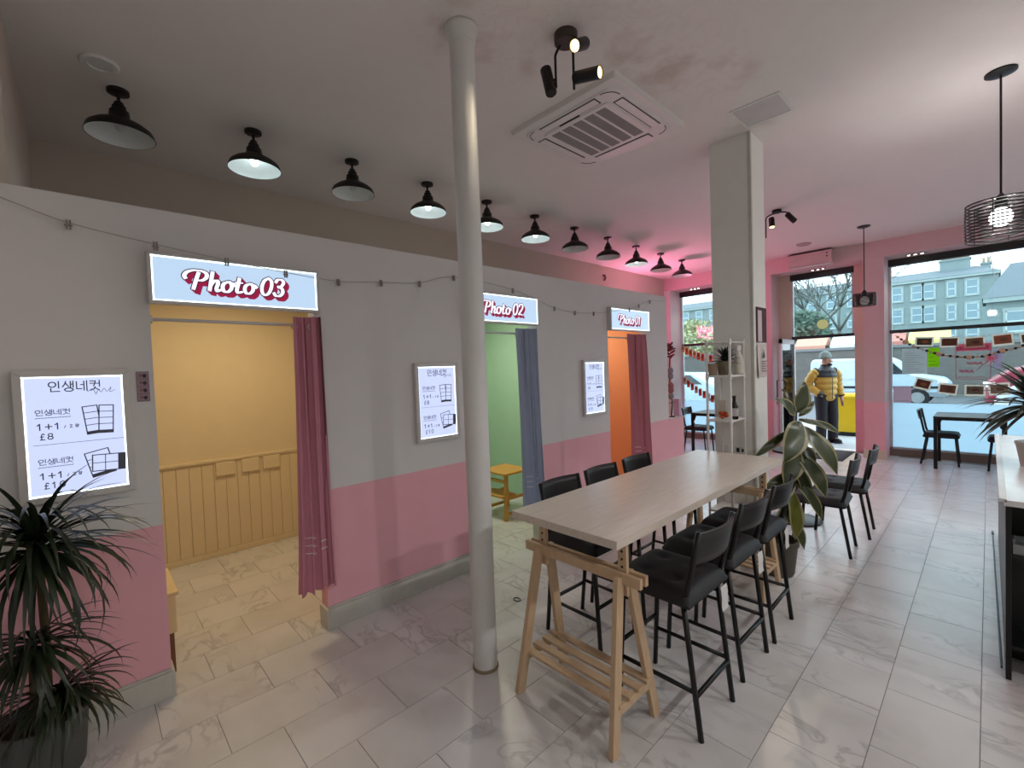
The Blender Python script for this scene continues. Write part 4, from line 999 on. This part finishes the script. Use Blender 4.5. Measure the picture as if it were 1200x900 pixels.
def sheet(name, p0, p1, mat, label, cat, lines=0, lm=None, band=None):
    a = onY(*p0, YD+.035); b = onY(*p1, YD+.035); z1, z0 = a.z, b.z
    t = thing(name, label, cat, (a.x, YD+.035, z0))
    obj('sheet', box((0, -.001, 0), (b.x-a.x, .001, z1-z0)), mat, t)
    if lines:
        m = MB(); W, H = b.x-a.x, z1-z0
        for i in range(lines): m.box((W*.1, -.0016, H*(.1+.8*i/lines)), (W*(.9-.2*(i % 3)), -.001, H*(.1+.8*i/lines)+.006))
        obj('print', m, lm or INK, t)
    return t
sheet('paper_poster', (1057, 409), (1086.5, 438), filmmat('paper_grey', '#d3d6d6', 0.0), 'large pale paper sheet taped to the big window', 'poster', 9, pm('faint_ink', '#98a0a6', .8))
sheet('notice_sheet', (1087, 408), (1101, 430), filmmat('paper_lime', '#b8e040', 0.0), 'lime green notice taped beside the large paper sheet', 'notice', 4, pm('lime_ink', '#5f8a1c', .7))
sheet('pink_leaflet', (1047, 453), (1068, 472), filmmat('paper_pink', '#d8c2cc', 0.0), 'pale pink leaflet in the lower left corner of the big window', 'leaflet', 1, MATS['faint_ink'])
sheet('white_leaflet', (1164, 410), (1175, 432), filmmat('paper_lilac', '#c9c2d2', 0.0), 'narrow pale leaflet right of the pink outline sign', 'leaflet')
# pink outline sign on the glass
a = onY(1120, 399, YD+.02); b = onY(1161, 444, YD+.02)
t = thing('pink_window_sign', 'pink outlined sign with banner and star on the big window', 'sign', (a.x, YD+.02, b.z))
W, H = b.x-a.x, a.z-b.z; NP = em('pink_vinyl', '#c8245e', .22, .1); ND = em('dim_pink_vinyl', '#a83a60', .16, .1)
m = MB()
for p, q in (((0, 0), (W, 0)), ((0, 0), (0, H*.9)), ((W, 0), (W, H*.9)), ((0, .05*H), (W*.8, .05*H))): m.tube([(p[0], 0, p[1]), (q[0], 0, q[1])], .005, 6)
obj('outline', m, ND, t)
bn = obj('banner', box((0, -.003, H*.72), (W*1.02, .003, H*.90)), NP, t)
m = MB()
for i in range(14): m.box((W*(.05+.065*i), -.0035, H*.75), (W*(.05+.065*i)+.012, -.003, H*(.86-.03*(i % 3))))
obj('banner_print', m, pm('banner_dark', '#7a1f3c', .6), bn)
m = MB()
for i in range(12):
    an = i*pi/6; m.tube([(W*1.0, 0, H*.52), (W*1.0+.075*math.cos(an), 0, H*.52+.075*math.sin(an))], .006, 6)
obj('star', m, NP, t)
m = MB(); m.tube([(W*.6, 0, H*.22), (W*.93, 0, H*.46)], .005, 6)
obj('arrow', m, ND, t)
m = MB()
for row, (x0, x1, z) in enumerate(((.32, .78, .40), (.1, .52, .20))):
    pts = [(W*(x0+(x1-x0)*i/24), 0, H*(z+.035*math.sin(i*1.57)+.01*math.sin(i*.7))) for i in range(25)]
    m.tube(smoothpts(pts, 3), .006, 6)
obj('script_lettering', m, ND, t)
# round beige sticker on the pane over the door
c = onY(964, 380, YF-.006)
tag(obj('round_sticker', MB().lathe([(.0005, .0), (.085, .0), (.085, .003), (.0005, .003)], n=28, M=Matrix.Translation(c) @ Matrix.Rotation(pi/2, 4, 'X')), filmmat('sticker_beige', '#efe6bd', 0.0)), 'round beige sticker on the glass above the open door', 'sticker')
# letter-card garlands and pink neon in the left window
for gi, (pp, lab) in enumerate((((798, 404, 840, 417), 'orange letter card garland high in the left window'), ((800, 440, 842, 466), 'orange letter card garland low in the left window'))):
    A = onY(pp[0], pp[1], YD-.03); B = onY(pp[2], pp[3], YD-.03)
    t = thing('letter_garland', lab, 'garland', A, 0, 'letter garlands in the left window')
    n = 9; gp = []
    for i in range(n):
        f = (i+.5)/n; p = (B-A)*f; p.z -= .05*math.sin(pi*f)
        gp.append(p)
        cd_ = obj('letter_card', MB().box((p.x-.034, -.001, p.z-.15), (p.x+.034, .001, p.z)), pm('card_orange' if i % 3 else 'card_cream', '#c8582c' if i % 3 else '#c99f7e', .7), t)
        m = MB()
        for s in range(3): m.box((p.x-.02+.014*s, -.0016, p.z-.10+.02*((i+s) % 2)), (p.x-.012+.014*s, -.001, p.z-.02))
        m.box((p.x-.02, -.0016, p.z-.065), (p.x+.02, -.001, p.z-.055)); obj('letter', m, pm('letter_dark', '#3a1a14', .7), cd_)
    obj('cord', MB().tube([Vector((0, 0, 0))]+gp+[B-A], .003, 5), MATS['thin_string'], t)
t = thing('neon_sign', 'pink neon script on the far left wall, mirrored in the left window', 'neon sign', (-1.80, 7.92, 2.36))
pts = smoothpts([(0, -.48+.96*i/20, .10*math.sin(i*1.35)+.03*math.sin(i*.6)) for i in range(21)], 4)
NEON = em('pink_neon', '#ff5fa0', 14.0)
obj('tube', MB().tube(pts, .014, 8), NEON, t, smooth=True)
obj('tube', MB().tube([(0, -.4, -.17), (0, .42, -.15)], .012, 8), NEON, t)
obj('backing', box((-.02, -.55, -.22), (-.016, .55, .2)), pm('clear_acrylic', '#cfc6c8', .2), t)
lamp('light', 'AREA', (.04, -.3, .02), P_NEON, (1.0, .30, .50), t, (.3, .9), aim((.75, -.25, .62)))

# ------------------------------------------------------------------ decoration on the ledge of the low wall
t = thing('red_flower_decoration', 'red flower decoration on a dark stand at the end of the partition', 'decoration', (-.07, 5.72, .884))
obj('base', MB().lathe([(.05, 0), (.05, .012), (.01, .02)], n=16), BLACK, t)
obj('stand', MB().tube(smoothpts([(0, 0, .01), (.015, .01, .2), (-.01, 0, .5), (0, 0, .80)], 5), .008, 6), BLACK, t, smooth=True)
rf = pm('red_foil', '#8c1d22', .3, hex2='#4d0d12', scale=30)
rnd = random.Random(2)
for i in range(14):
    a = i*2.4; r = .018+.032*(i/14); M = Matrix.Rotation(a, 3, 'Z') @ Matrix.Rotation(.7+.3*(i % 3), 3, 'Y')
    obj('petal', MB().ball((r*math.cos(a), r*math.sin(a), .86+rnd.uniform(-.06, .12)), .012, .034, .046, 8, 6, M=M), rf, t, smooth=True)
for z, mm in ((.62, 'pom_grey'), (.55, 'pom_grey'), (.42, 'pom_rose'), (.36, 'pom_rose'), (.28, 'pom_grey')):
    obj('pompom', MB().ball((.005, 0, z), .038, .038, .048, 10, 8), pm(mm, '#8b8f94' if mm == 'pom_grey' else '#a06a6c', .8, bump=.5, bscale=80), t, smooth=True)
for i in range(5):
    a = i*1.3; obj('leaf', strap('leaf', .1, .03, .8, DG2), None, t).matrix_local = Matrix.Translation((0, 0, .18)) @ Matrix.Rotation(a, 4, 'Z') @ Matrix.Rotation(-.4, 4, 'Y')
tag(obj('lilac_box', MB().box((-.10, 5.84, .884), (-.02, 5.91, 1.12)), pm('lilac_card', '#d3b6cf', .6), bevel=.003), 'pale lilac box at the end of the low wall ledge', 'box')

# ------------------------------------------------------------------ outside: ground
struct('ground_pavement', box((-30, YF+.1, -.3), (30, 13.2, -.012)), pm('pavement', '#9ea3a6', .8, var=.08, scale=3, bump=.2, bscale=30))
struct('ground_kerb', box((-30, 13.2, -.4), (30, 13.4, -.02)), pm('kerb', '#8b8e90', .8))
struct('ground_road', box((-60, 13.4, -.5), (60, 26, -.17)), pm('asphalt', '#55595f', .7, var=.1, bump=.3, bscale=60))
struct('ground_verge', box((-90, 26, -.5), (90, 110, -.1)), pm('verge', '#6d7068', .9))
wl_ = thing('boundary_wall', 'long dark stone boundary wall across the street', 'wall', (0, 26.4, -.1))
obj('stonework', box((-45, -.2, 0), (40, .2, 2.05)), pm('dark_stone', '#4a4c4d', .9, hex2='#6a6660', scale=2.2, bump=.6, bscale=6, stretch=(1, 1, 3)), wl_)
obj('coping', box((-45, -.26, 2.05), (40, .26, 2.17)), pm('coping', '#6f7274', .9), wl_)
# market canopies beyond the wall
for i, (x, hx, nm) in enumerate(((-3.6, '#b98a78', 'orange'), (-2.0, '#c9d8de', 'white'), (-.5, '#b9766c', 'red'), (1.0, '#d6c27c', 'yellow'))):
    t = thing('stall_canopy', '%s stall canopy showing above the wall across the street' % nm, 'canopy', (x, 28.5, -.1), 0, 'stall canopies')
    m = MB(); m.v = [(-.7, -.8, 2.35), (.7, -.8, 2.35), (.7, .8, 2.35), (-.7, .8, 2.35), (-.7, 0, 2.85), (.7, 0, 2.85)]
    for f in ((0, 1, 5, 4), (2, 3, 4, 5), (0, 4, 3), (1, 2, 5)): m.face(f)
    obj('cloth', m, pm('canopy_'+nm, hx, .8), t); obj('valance', box((-.7, -.82, 2.2), (.7, -.8, 2.36)), MATS['canopy_'+nm], t)
    for sx in (-.66, .66):
        for sy in (-.75, .75): obj('post', MB().tube([(sx, sy, 0), (sx, sy, 2.36)], .025, 6), ALU, t)

# ------------------------------------------------------------------ outside: vehicles
CARG = pm('car_glass', '#2c3338', .08); TYRE = pm('tyre', '#15161a', .8); HUB = pm('hub', '#9fa3a6', .4, metal=.6)
def vehicle(name, label, cat, loc, profile, width, glass, wheels, paint, wr, flip=1, extras=()):
    t = thing(name, label, cat, loc)
    M = Matrix(((flip, 0, 0, 0), (0, 0, 1, 0), (0, 1, 0, 0), (0, 0, 0, 1)))
    obj('body', MB().prism(profile, width, M), paint, t, bevel=.06)
    for pl in glass:
        g = MB().prism(pl, .012, Matrix(((flip, 0, 0, 0), (0, 0, 1, -.008), (0, 1, 0, 0), (0, 0, 0, 1)))); obj('side_window', g, CARG, t)
    for x in wheels:
        wq = obj('wheel', MB().tube([(flip*x, -.03, wr), (flip*x, .18, wr)], wr, 20), TYRE, t)
        obj('hub', MB().tube([(flip*x, -.035, wr), (flip*x, -.028, wr)], wr*.6, 14), HUB, wq)
        obj('wheel', MB().tube([(flip*x, width-.18, wr), (flip*x, width+.03, wr)], wr, 20), TYRE, t)
    for nm, a, b, mt in extras:
        obj(nm, box((flip*a[0], a[1], a[2]), (flip*b[0], b[1], b[2])), mt, t)
    return t
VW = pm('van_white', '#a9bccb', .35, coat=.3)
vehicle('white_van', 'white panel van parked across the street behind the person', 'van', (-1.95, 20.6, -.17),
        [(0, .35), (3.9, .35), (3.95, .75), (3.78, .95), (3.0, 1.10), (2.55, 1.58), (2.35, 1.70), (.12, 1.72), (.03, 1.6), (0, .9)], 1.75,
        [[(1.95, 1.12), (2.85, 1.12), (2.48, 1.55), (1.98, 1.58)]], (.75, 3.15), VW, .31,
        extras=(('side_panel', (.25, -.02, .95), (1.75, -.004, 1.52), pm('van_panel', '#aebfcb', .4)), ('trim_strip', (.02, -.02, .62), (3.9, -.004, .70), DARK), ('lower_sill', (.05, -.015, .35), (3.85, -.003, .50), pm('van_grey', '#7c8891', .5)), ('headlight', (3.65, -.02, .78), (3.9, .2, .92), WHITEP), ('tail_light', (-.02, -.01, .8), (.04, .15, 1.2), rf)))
RED = pm('car_red', '#8e2339', .3, coat=.4)
car_prof = [(0, .32), (4.1, .32), (4.15, .62), (4.0, .82), (3.1, .95), (2.35, 1.38), (1.0, 1.42), (.45, 1.22), (.05, .92)]
vehicle('red_car', 'dark red hatchback seen through the right of the big window', 'car', (2.78, 18.6, -.17), car_prof, 1.72,
        [[(.62, .98), (1.5, .98), (1.5, 1.34), (1.02, 1.34)], [(1.58, .98), (2.75, .98), (2.3, 1.32), (1.58, 1.34)]], (.75, 3.3), RED, .31,
        extras=(('tail_light', (-.02, -.015, .78), (.22, .2, .92), em('tail_lamp', '#ff9a9a', .3)), ('roof_rail', (.95, .1, 1.41), (2.4, .16, 1.45), WHITEP)))
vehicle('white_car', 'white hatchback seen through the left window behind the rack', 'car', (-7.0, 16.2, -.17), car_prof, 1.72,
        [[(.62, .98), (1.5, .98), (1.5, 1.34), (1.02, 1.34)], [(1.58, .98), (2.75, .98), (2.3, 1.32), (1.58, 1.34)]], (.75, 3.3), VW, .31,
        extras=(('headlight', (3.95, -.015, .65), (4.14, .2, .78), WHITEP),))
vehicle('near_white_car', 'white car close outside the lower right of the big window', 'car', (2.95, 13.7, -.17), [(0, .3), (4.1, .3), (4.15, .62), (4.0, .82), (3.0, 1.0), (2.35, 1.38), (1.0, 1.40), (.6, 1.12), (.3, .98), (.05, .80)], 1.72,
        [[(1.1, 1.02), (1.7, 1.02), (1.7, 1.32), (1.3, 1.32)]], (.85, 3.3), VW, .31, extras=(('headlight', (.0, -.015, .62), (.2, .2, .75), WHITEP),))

# ------------------------------------------------------------------ outside: yellow wheelie bin
t = thing('wheelie_bin', 'yellow wheelie bin standing on the pavement beside the person', 'bin', (.86, 11.5, -.012))
YEL = pm('bin_yellow', '#d9b400', .45, var=.05)
m = MB(); m.v = [(-.19, -.22, .08), (.19, -.22, .08), (.19, .2, .08), (-.19, .2, .08), (-.24, -.28, .80), (.24, -.28, .80), (.24, .27, .80), (-.24, .27, .80)]
for f in ((0, 3, 2, 1), (4, 5, 6, 7), (0, 1, 5, 4), (1, 2, 6, 5), (2, 3, 7, 6), (3, 0, 4, 7)): m.face(f)
obj('body', m, YEL, t, bevel=.015)
obj('rim', box((-.255, -.295, .77), (.255, .285, .81)), YEL, t, bevel=.008)
obj('lid', MB().prism([(-.30, .81), (.30, .81), (.27, .86), (-.25, .875)], .53, Matrix(((0, 0, 1, -.265), (1, 0, 0, 0), (0, 1, 0, 0), (0, 0, 0, 1)))), YEL, t, bevel=.01)
for sx in (-1, 1): obj('wheel', MB().tube([(sx*.20, .2, .09), (sx*.25, .2, .09)], .09, 16), TYRE, t)
obj('foot', box((-.17, -.21, 0), (.17, -.12, .08)), TYRE, t)

# ------------------------------------------------------------------ outside: tenements and trees
STONE = pm('tenement_stone', '#7f8d8e', .9, hex2='#6a787a', scale=1.1, bump=.5, bscale=3, stretch=(1, 1, 2.2)); SLATE = pm('slate_roof', '#626c73', .8, var=.1, scale=3)
SASH = pm('sash_white', '#b3c2c6', .5); PANE = pm('far_pane', '#6f8792', .15); TRIM = pm('stone_trim', '#93a0a0', .9)
def tenement(name, label, x0, x1, y, eave, ridge, depth, wins, chims, storeys):
    t = thing(name, label, 'building', (x0, y, -.1))
    W = x1-x0
    obj('wall', box((0, 0, 0), (W, depth, eave)), STONE, t)
    obj('cornice', box((-.15, -.3, eave-.25), (W+.15, 0, eave+.05)), TRIM, t)
    m = MB(); m.v = [(-.2, -.35, eave+.05), (W+.2, -.35, eave+.05), (W+.2, depth+.3, eave+.05), (-.2, depth+.3, eave+.05), (1.2, depth/2, ridge), (W-1.8, depth/2, ridge)]
    for f in ((0, 1, 5, 4), (1, 2, 5), (2, 3, 4, 5), (3, 0, 4)): m.face(f)
    obj('roof', m, SLATE, t)
    for (wx, wz, ww, wh) in wins:
        f = obj('window', MB().box((wx-x0-ww/2-.16, -.10, wz-.15), (wx-x0+ww/2+.16, -.0, wz), 1).box((wx-x0-ww/2-.12, -.06, wz), (wx-x0-ww/2, .0, wz+wh), 1).box((wx-x0+ww/2, -.06, wz), (wx-x0+ww/2+.12, .0, wz+wh), 1).box((wx-x0-ww/2-.16, -.06, wz+wh), (wx-x0+ww/2+.16, 0, wz+wh+.2), 1)
                .box((wx-x0-ww/2, -.04, wz), (wx-x0-ww/2+.07, -.002, wz+wh)).box((wx-x0+ww/2-.07, -.04, wz), (wx-x0+ww/2, -.002, wz+wh)).box((wx-x0-ww/2, -.04, wz+wh/2-.05), (wx-x0+ww/2, -.002, wz+wh/2+.05)).box((wx-x0-ww/2, -.04, wz), (wx-x0+ww/2, -.002, wz+.08)).box((wx-x0-ww/2, -.04, wz+wh-.08), (wx-x0+ww/2, -.002, wz+wh)), [SASH, TRIM], t)
        obj('pane', box((wx-x0-ww/2+.05, -.02, wz+.05), (wx-x0+ww/2-.05, -.005, wz+wh-.05)), PANE, f)
    for (cx, cw, zb, zt_, n) in chims:
        c = obj('chimney', MB().box((cx-x0-cw/2, depth*.35, zb), (cx-x0+cw/2, depth*.35+1.2, zt_)).box((cx-x0-cw/2-.1, depth*.35-.1, zt_-.2), (cx-x0+cw/2+.1, depth*.35+1.3, zt_)), STONE, t)
        for i in range(n):
            xx = cx-x0-cw/2+.2+(cw-.4)*i/max(1, n-1); obj('chimney_pot', MB().lathe([(.13, zt_), (.15, zt_+.1), (.11, zt_+.55), (.13, zt_+.6)], (xx, depth*.35+.6, 0), 10), pm('pot_clay', '#a08a72', .8), c)
    return t
K = 75/45
def kx(v): return CAM.x+(v-CAM.x)*K
def kz(v): return 1.6+(v-1.6)*K+.1
wins = []
for xc in (-.78, -.12, 1.05, 2.08):
    for zc in (6.2, 4.55, 2.9): wins.append((kx(xc), kz(zc)-.9, 1.0 if xc != 1.05 else .7, 1.75))
x = kx(-1.9)
wins2 = []
while x > -46:
    for zc in (6.2, 4.55, 2.9): wins2.append((x, kz(zc)-.9, 1.0, 1.75))
    x -= 2.3
tenement('tenement_block', 'long stone tenement with slate roof and chimney stack across the street', -48, kx(3.35), 75, kz(7.05), kz(7.95), 9, wins+wins2, [(kx(1.15), 2.7, kz(7.0), kz(8.55), 9), (kx(2.75), .8, kz(6.5), kz(8.0), 2), (-8, 2.4, 11, 14.3, 7), (-22, 2.4, 11, 14.3, 7)], 4)
wr_ = [(4.1, 3.0, .9, 1.4), (6.0, 3.0, .9, 1.4), (7.9, 3.0, .9, 1.4), (4.1, .6, .9, 1.5), (6.0, .6, .9, 1.5)]
tenement('stone_house', 'nearer stone house with sloping slate roof at the right of the window', 2.75, 10, 45, 5.3, 8.0, 7, wr_, [(9, 1.2, 7, 9.2, 3)], 2)
tag(obj('tv_aerial', MB().tube([(3.3, 47, 6.0), (2.95, 47, 8.4)], .03, 6).tube([(2.4, 47, 8.25), (3.2, 47, 8.45)], .025, 6), GREYP), 'thin leaning television aerial above the stone house roof', 'aerial')
BARK = pm('bark', '#565a55', .9, var=.15, scale=6)
def tree(loc, h, label, seed, lean=(0, 0)):
    rnd = random.Random(seed); t = thing('bare_tree', label, 'tree', loc, 0, 'bare trees across the street'); m = MB(); mt = MB()
    mt.tube([(0, 0, 0), (lean[0]*.3, 0, h*.18), (lean[0], lean[1], h*.34)], [.19, .15, .12], 8)
    def br(p, d, L, r, dep):
        q = p+d*L; mid = p+d*L*.5+Vector((rnd.uniform(-.06, .06), rnd.uniform(-.06, .06), .04))*L
        m.tube([p, mid, q], [r, r*.8, r*.62], 5 if dep < 3 else 4)
        if dep >= 6: return
        for _ in range(3 if dep < 3 else 2):
            nd = (d+Vector((rnd.uniform(-.75, .75), rnd.uniform(-.75, .75), rnd.uniform(-.15, .55)))).normalized()
            br(q, nd, L*rnd.uniform(.62, .85), r*.62, dep+1)
    for k in range(3):
        a = k*2.1+seed; br(Vector((lean[0], lean[1], h*.34)), Vector((.55*math.cos(a), .55*math.sin(a), .8)).normalized(), h*.2, .095, 0)
    obj('trunk', mt, BARK, t, smooth=True); obj('branches', m, BARK, t, smooth=True)
A = onY(962, 400, 34); tree((A.x, 34, -.1), 9.5, 'bare forked tree seen through the pane above the door, left one', 4)
A = onY(984, 400, 42); tree((A.x, 42, -.1), 11.0, 'bare tall tree seen above the door, right one', 8)
A = onY(942, 400, 44); tree((A.x, 44, -.1), 9.0, 'bare tree half hidden at the left jamb of the door', 15)
def bush(loc, r, h, label, mat, n, seed, cat='bush'):
    rnd = random.Random(seed); t = thing('shrub', label, cat, loc)
    obj('trunk', MB().tube([(0, 0, 0), (.1, 0, h*.4)], [.12, .08], 6), BARK, t)
    m = MB()
    for i in range(n):
        a = rnd.uniform(0, 6.28); b = math.acos(rnd.uniform(-1, 1)); q = rnd.uniform(.55, 1)
        c = Vector((r*q*math.sin(b)*math.cos(a), r*q*math.sin(b)*math.sin(a), h*.6+h*.42*q*math.cos(b))); s = rnd.uniform(.10, .2)
        x = Vector((rnd.uniform(-1, 1), rnd.uniform(-1, 1), rnd.uniform(-1, 1))).normalized(); y = x.orthogonal().normalized()
        k = len(m.v); m.v += [tuple(c+x*s), tuple(c+y*s*.6), tuple(c-x*s), tuple(c-y*s*.6)]; m.face((k, k+1, k+2, k+3))
    f = obj('foliage', m, mat, t); f['kind'] = 'stuff'
A = onY(814, 400, 34); bush((A.x, 34, -.1), 2.2, 4.9, 'yellow leaved tree beyond the wall in the left window', pm('yellow_leaf', '#aea872', .8, hex2='#8a9277', scale=3), 2600, 3, 'tree')
A = onY(936, 410, 31); bush((A.x, 31, -.1), 1.8, 4.6, 'dark green bush beyond the wall left of the door', pm('dark_leaf', '#3f5348', .8, hex2='#566a5a', scale=3), 2600, 6)

# ------------------------------------------------------------------ outside: the person on the pavement
pth = .845
pr = thing('person', 'person in mustard and black puffer jacket, grey beanie and dark trousers outside', 'person', (.74, 10.25, -.012), pth)
SKIN = pm('skin', '#b5836b', .55, var=.06)
def skin_body():
    V = []; E = []; Rr = []
    def v(p, r, par=None):
        V.append(p); Rr.append(r if isinstance(r, tuple) else (r, r)); i = len(V)-1
        if par is not None: E.append((par, i))
        return i
    pel = v((0, 0, .93), (.13, .10)); sp = v((0, .01, 1.10), (.13, .10), pel); chs = v((0, .015, 1.28), (.15, .105), sp); nk = v((0, .02, 1.42), (.055, .055), chs)
    hd0 = v((.0, .005, 1.49), (.062, .068), nk); hd1 = v((.0, .0, 1.57), (.078, .092), hd0); hd2 = v((.0, .005, 1.655), (.06, .07), hd1)
    ns = v((.045, -.10, 1.545), .012, hd1)
    for s in (-1, 1):
        sh = v((s*.17, .02, 1.36), .055, chs)
        if s > 0: el = v((.25, .03, 1.10), .042, sh); wrp = v((.27, -.03, .86), .03, el); dr = Vector((.02, -.15, -1)).normalized(); pal = v((.275, -.045, .80), (.036, .018), wrp)
        else: el = v((-.27, .07, 1.10), .042, sh); wrp = v((-.165, -.09, .905), .028, el); dr = Vector((.8, .25, -.35)).normalized(); pal = v((-.115, -.06, .885), (.032, .018), wrp)
        P = Vector(V[pal]); side = Vector((0, 1, 0)) if s > 0 else Vector((-.2, -.8, .6)).normalized()
        for k, ln in enumerate((.062, .072, .068, .054)):
            f0 = v(tuple(P+side*(.024-.016*k)+dr*.045), .0095, pal); f1 = v(tuple(P+side*(.024-.016*k)+dr*(.045+ln*.55)), .0085, f0); v(tuple(P+side*(.024-.016*k)+dr*(.045+ln)+Vector((-.012*s, -.008, 0))), .0075, f1)
        th0 = v(tuple(P+Vector((-.01, -.03, -.01))+dr*.01), .0105, pal); v(tuple(P+Vector((-.015, -.042, -.01))+dr*.045), .009, th0)
        hp = v((s*.09, 0, .88), .095, pel); kn = v((s*.10, -.01 if s < 0 else -.03, .49), .062, hp); an = v((s*.105, .01 if s < 0 else -.02, .09), .042, kn); v((s*.12, -.13 if s < 0 else -.16, .045), .038, an)
    me = bpy.data.meshes.new('body'); me.from_pydata(V, E, []); me.materials.append(SKIN)
    o = bpy.data.objects.new('body', me); COL.objects.link(o); o.parent = pr
    md = o.modifiers.new('skin', 'SKIN'); md.use_smooth_shade = True
    for i, r in enumerate(Rr): me.skin_vertices[0].data[i].radius = r
    me.skin_vertices[0].data[0].use_root = True
    sd = o.modifiers.new('sub', 'SUBSURF'); sd.levels = 1; sd.render_levels = 2
    return o
skin_body()
def loft(rings, n=20, mfn=None):
    m = MB(); 
    for (c, rx, ry) in rings:
        for j in range(n):
            a = 2*pi*j/n; m.v.append((c[0]+rx*math.cos(a), c[1]+ry*math.sin(a), c[2]))
    for i in range(len(rings)-1):
        for j in range(n): m.face((i*n+j, i*n+(j+1) % n, (i+1)*n+(j+1) % n, (i+1)*n+j), mfn(i) if mfn else 0)
    m.face(list(range(n))[::-1]); m.face([(len(rings)-1)*n+j for j in range(n)]); return m
MUST = pm('mustard_nylon', '#b58f35', .5, var=.1, bump=.2, bscale=25); BLKN = pm('black_nylon', '#1d2026', .5); TROU = pm('black_trousers', '#15171d', .8)
rings = []
prof = [(.80, .15, .12), (.90, .185, .145), (1.0, .19, .145), (1.12, .195, .145), (1.25, .205, .145), (1.33, .20, .135), (1.40, .15, .11), (1.455, .085, .085), (1.49, .085, .085)]
zz = [.80+i*(1.49-.80)/46 for i in range(47)]
for z in zz:
    for (a, b) in zip(prof, prof[1:]):
        if a[0] <= z <= b[0]+1e-6:
            f = (z-a[0])/(b[0]-a[0]); rx = a[1]+(b[1]-a[1])*f; ry = a[2]+(b[2]-a[2])*f; break
    pf = .016*abs(math.sin((z-.80)/.105*pi)) if z < 1.40 else 0
    rings.append(((0, .01, z), rx+pf-.006, ry+pf-.006))
obj('jacket', loft(rings, 24, lambda i: 1 if zz[i] > 1.235 else 0), [MUST, BLKN], pr, smooth=True)
obj('zip', MB().tube([(0, -.16, .84), (0, -.168, 1.0), (0, -.17, 1.12), (0, -.165, 1.25), (0, -.12, 1.38)], .006, 6), BLKN, pr)
def sleeve(pts, r0_, r1_):
    P = smoothpts(pts, 12); n = len(P); rs = []
    for i in range(n): f = i/(n-1); rs.append(r0_+(r1_-r0_)*f+.012*abs(math.sin(f*7*pi)))
    rs[-1] = r1_*.75; rs[-2] = r1_*.9
    m = MB(); m.tube(P, rs, 14)
    for k in range(len(m.f)): m.m[k] = 1 if (k < 14*5 or k > len(m.f)-34) else 0
    return m
obj('sleeve', sleeve([(.14, .02, 1.36), (.235, .025, 1.29), (.26, .03, 1.10), (.272, -.03, .87)], .08, .055), [MUST, BLKN], pr, smooth=True)
obj('sleeve', sleeve([(-.14, .02, 1.36), (-.235, .03, 1.29), (-.28, .07, 1.10), (-.185, -.125, .915)], .08, .058), [MUST, BLKN], pr, smooth=True)
m = MB()
for s in (-1, 1):
    yk = -.01 if s < 0 else -.03; ya = .01 if s < 0 else -.02
    m.tube(smoothpts([(s*.075, .0, .93), (s*.095, 0, .82), (s*.10, yk, .50), (s*.105, ya, .09), (s*.107, ya-.01, .055)], 6), [.115, .118, .12, .12, .118, .115, .112, .108, .104, .1, .097, .095, .093, .09, .088, .086, .085, .085, .085, .086, .086, .088, .09, .09, .085], 14)
m.ball((0, .005, .88), .175, .125, .13, 16, 10)
obj('trousers', m, TROU, pr, smooth=True)
for s in (-1, 1):
    ya = .01 if s < 0 else -.02
    sh = obj('shoe', MB().ball((s*.115, ya-.07, .045), .05, .145, .05, 14, 8), BLKN, pr, smooth=True)
    obj('sole', MB().box((s*.115-.045, ya-.19, 0), (s*.115+.045, ya+.06, .022)), pm('sole_grey', '#55585c', .7), sh, bevel=.008)
HM = Matrix.Translation((0, .0, 1.60)) @ Matrix.Rotation(.55, 4, 'Z')
bn = MB(); bn.lathe([(.098, .0), (.102, .02), (.102, .055), (.096, .06), (.092, .09), (.07, .125), (.035, .145), (.001, .15)], n=24, M=HM @ Matrix.Rotation(-.12, 4, 'X'))
obj('beanie', bn, pm('beanie_grey', '#7d8a88', .9, bump=.4, bscale=120), pr, smooth=True)
HF = Matrix.Translation((0, 0, 0)) @ Matrix.Rotation(.55, 4, 'Z')
for s in (-1, 1):
    obj('eye', MB().ball(HF @ Vector((s*.032, -.093, 1.578)), .011, .006, .007, 8, 6), pm('eye_dark', '#2a1f1b', .3), pr)
    obj('ear', MB().ball(HF @ Vector((s*.083, .01, 1.555)), .010, .02, .03, 8, 6), SKIN, pr, smooth=True)
obj('mouth', MB().ball(HF @ Vector((0, -.088, 1.50)), .022, .006, .005, 8, 6), pm('lips', '#8f5a52', .5), pr)
obj('nose', MB().ball(HF @ Vector((0, -.104, 1.548)), .012, .018, .02, 8, 6), SKIN, pr, smooth=True)
obj('beard', MB().ball(HF @ Vector((0, -.055, 1.485)), .058, .05, .035, 10, 8), pm('dark_beard', '#2e2420', .8), pr, smooth=True)
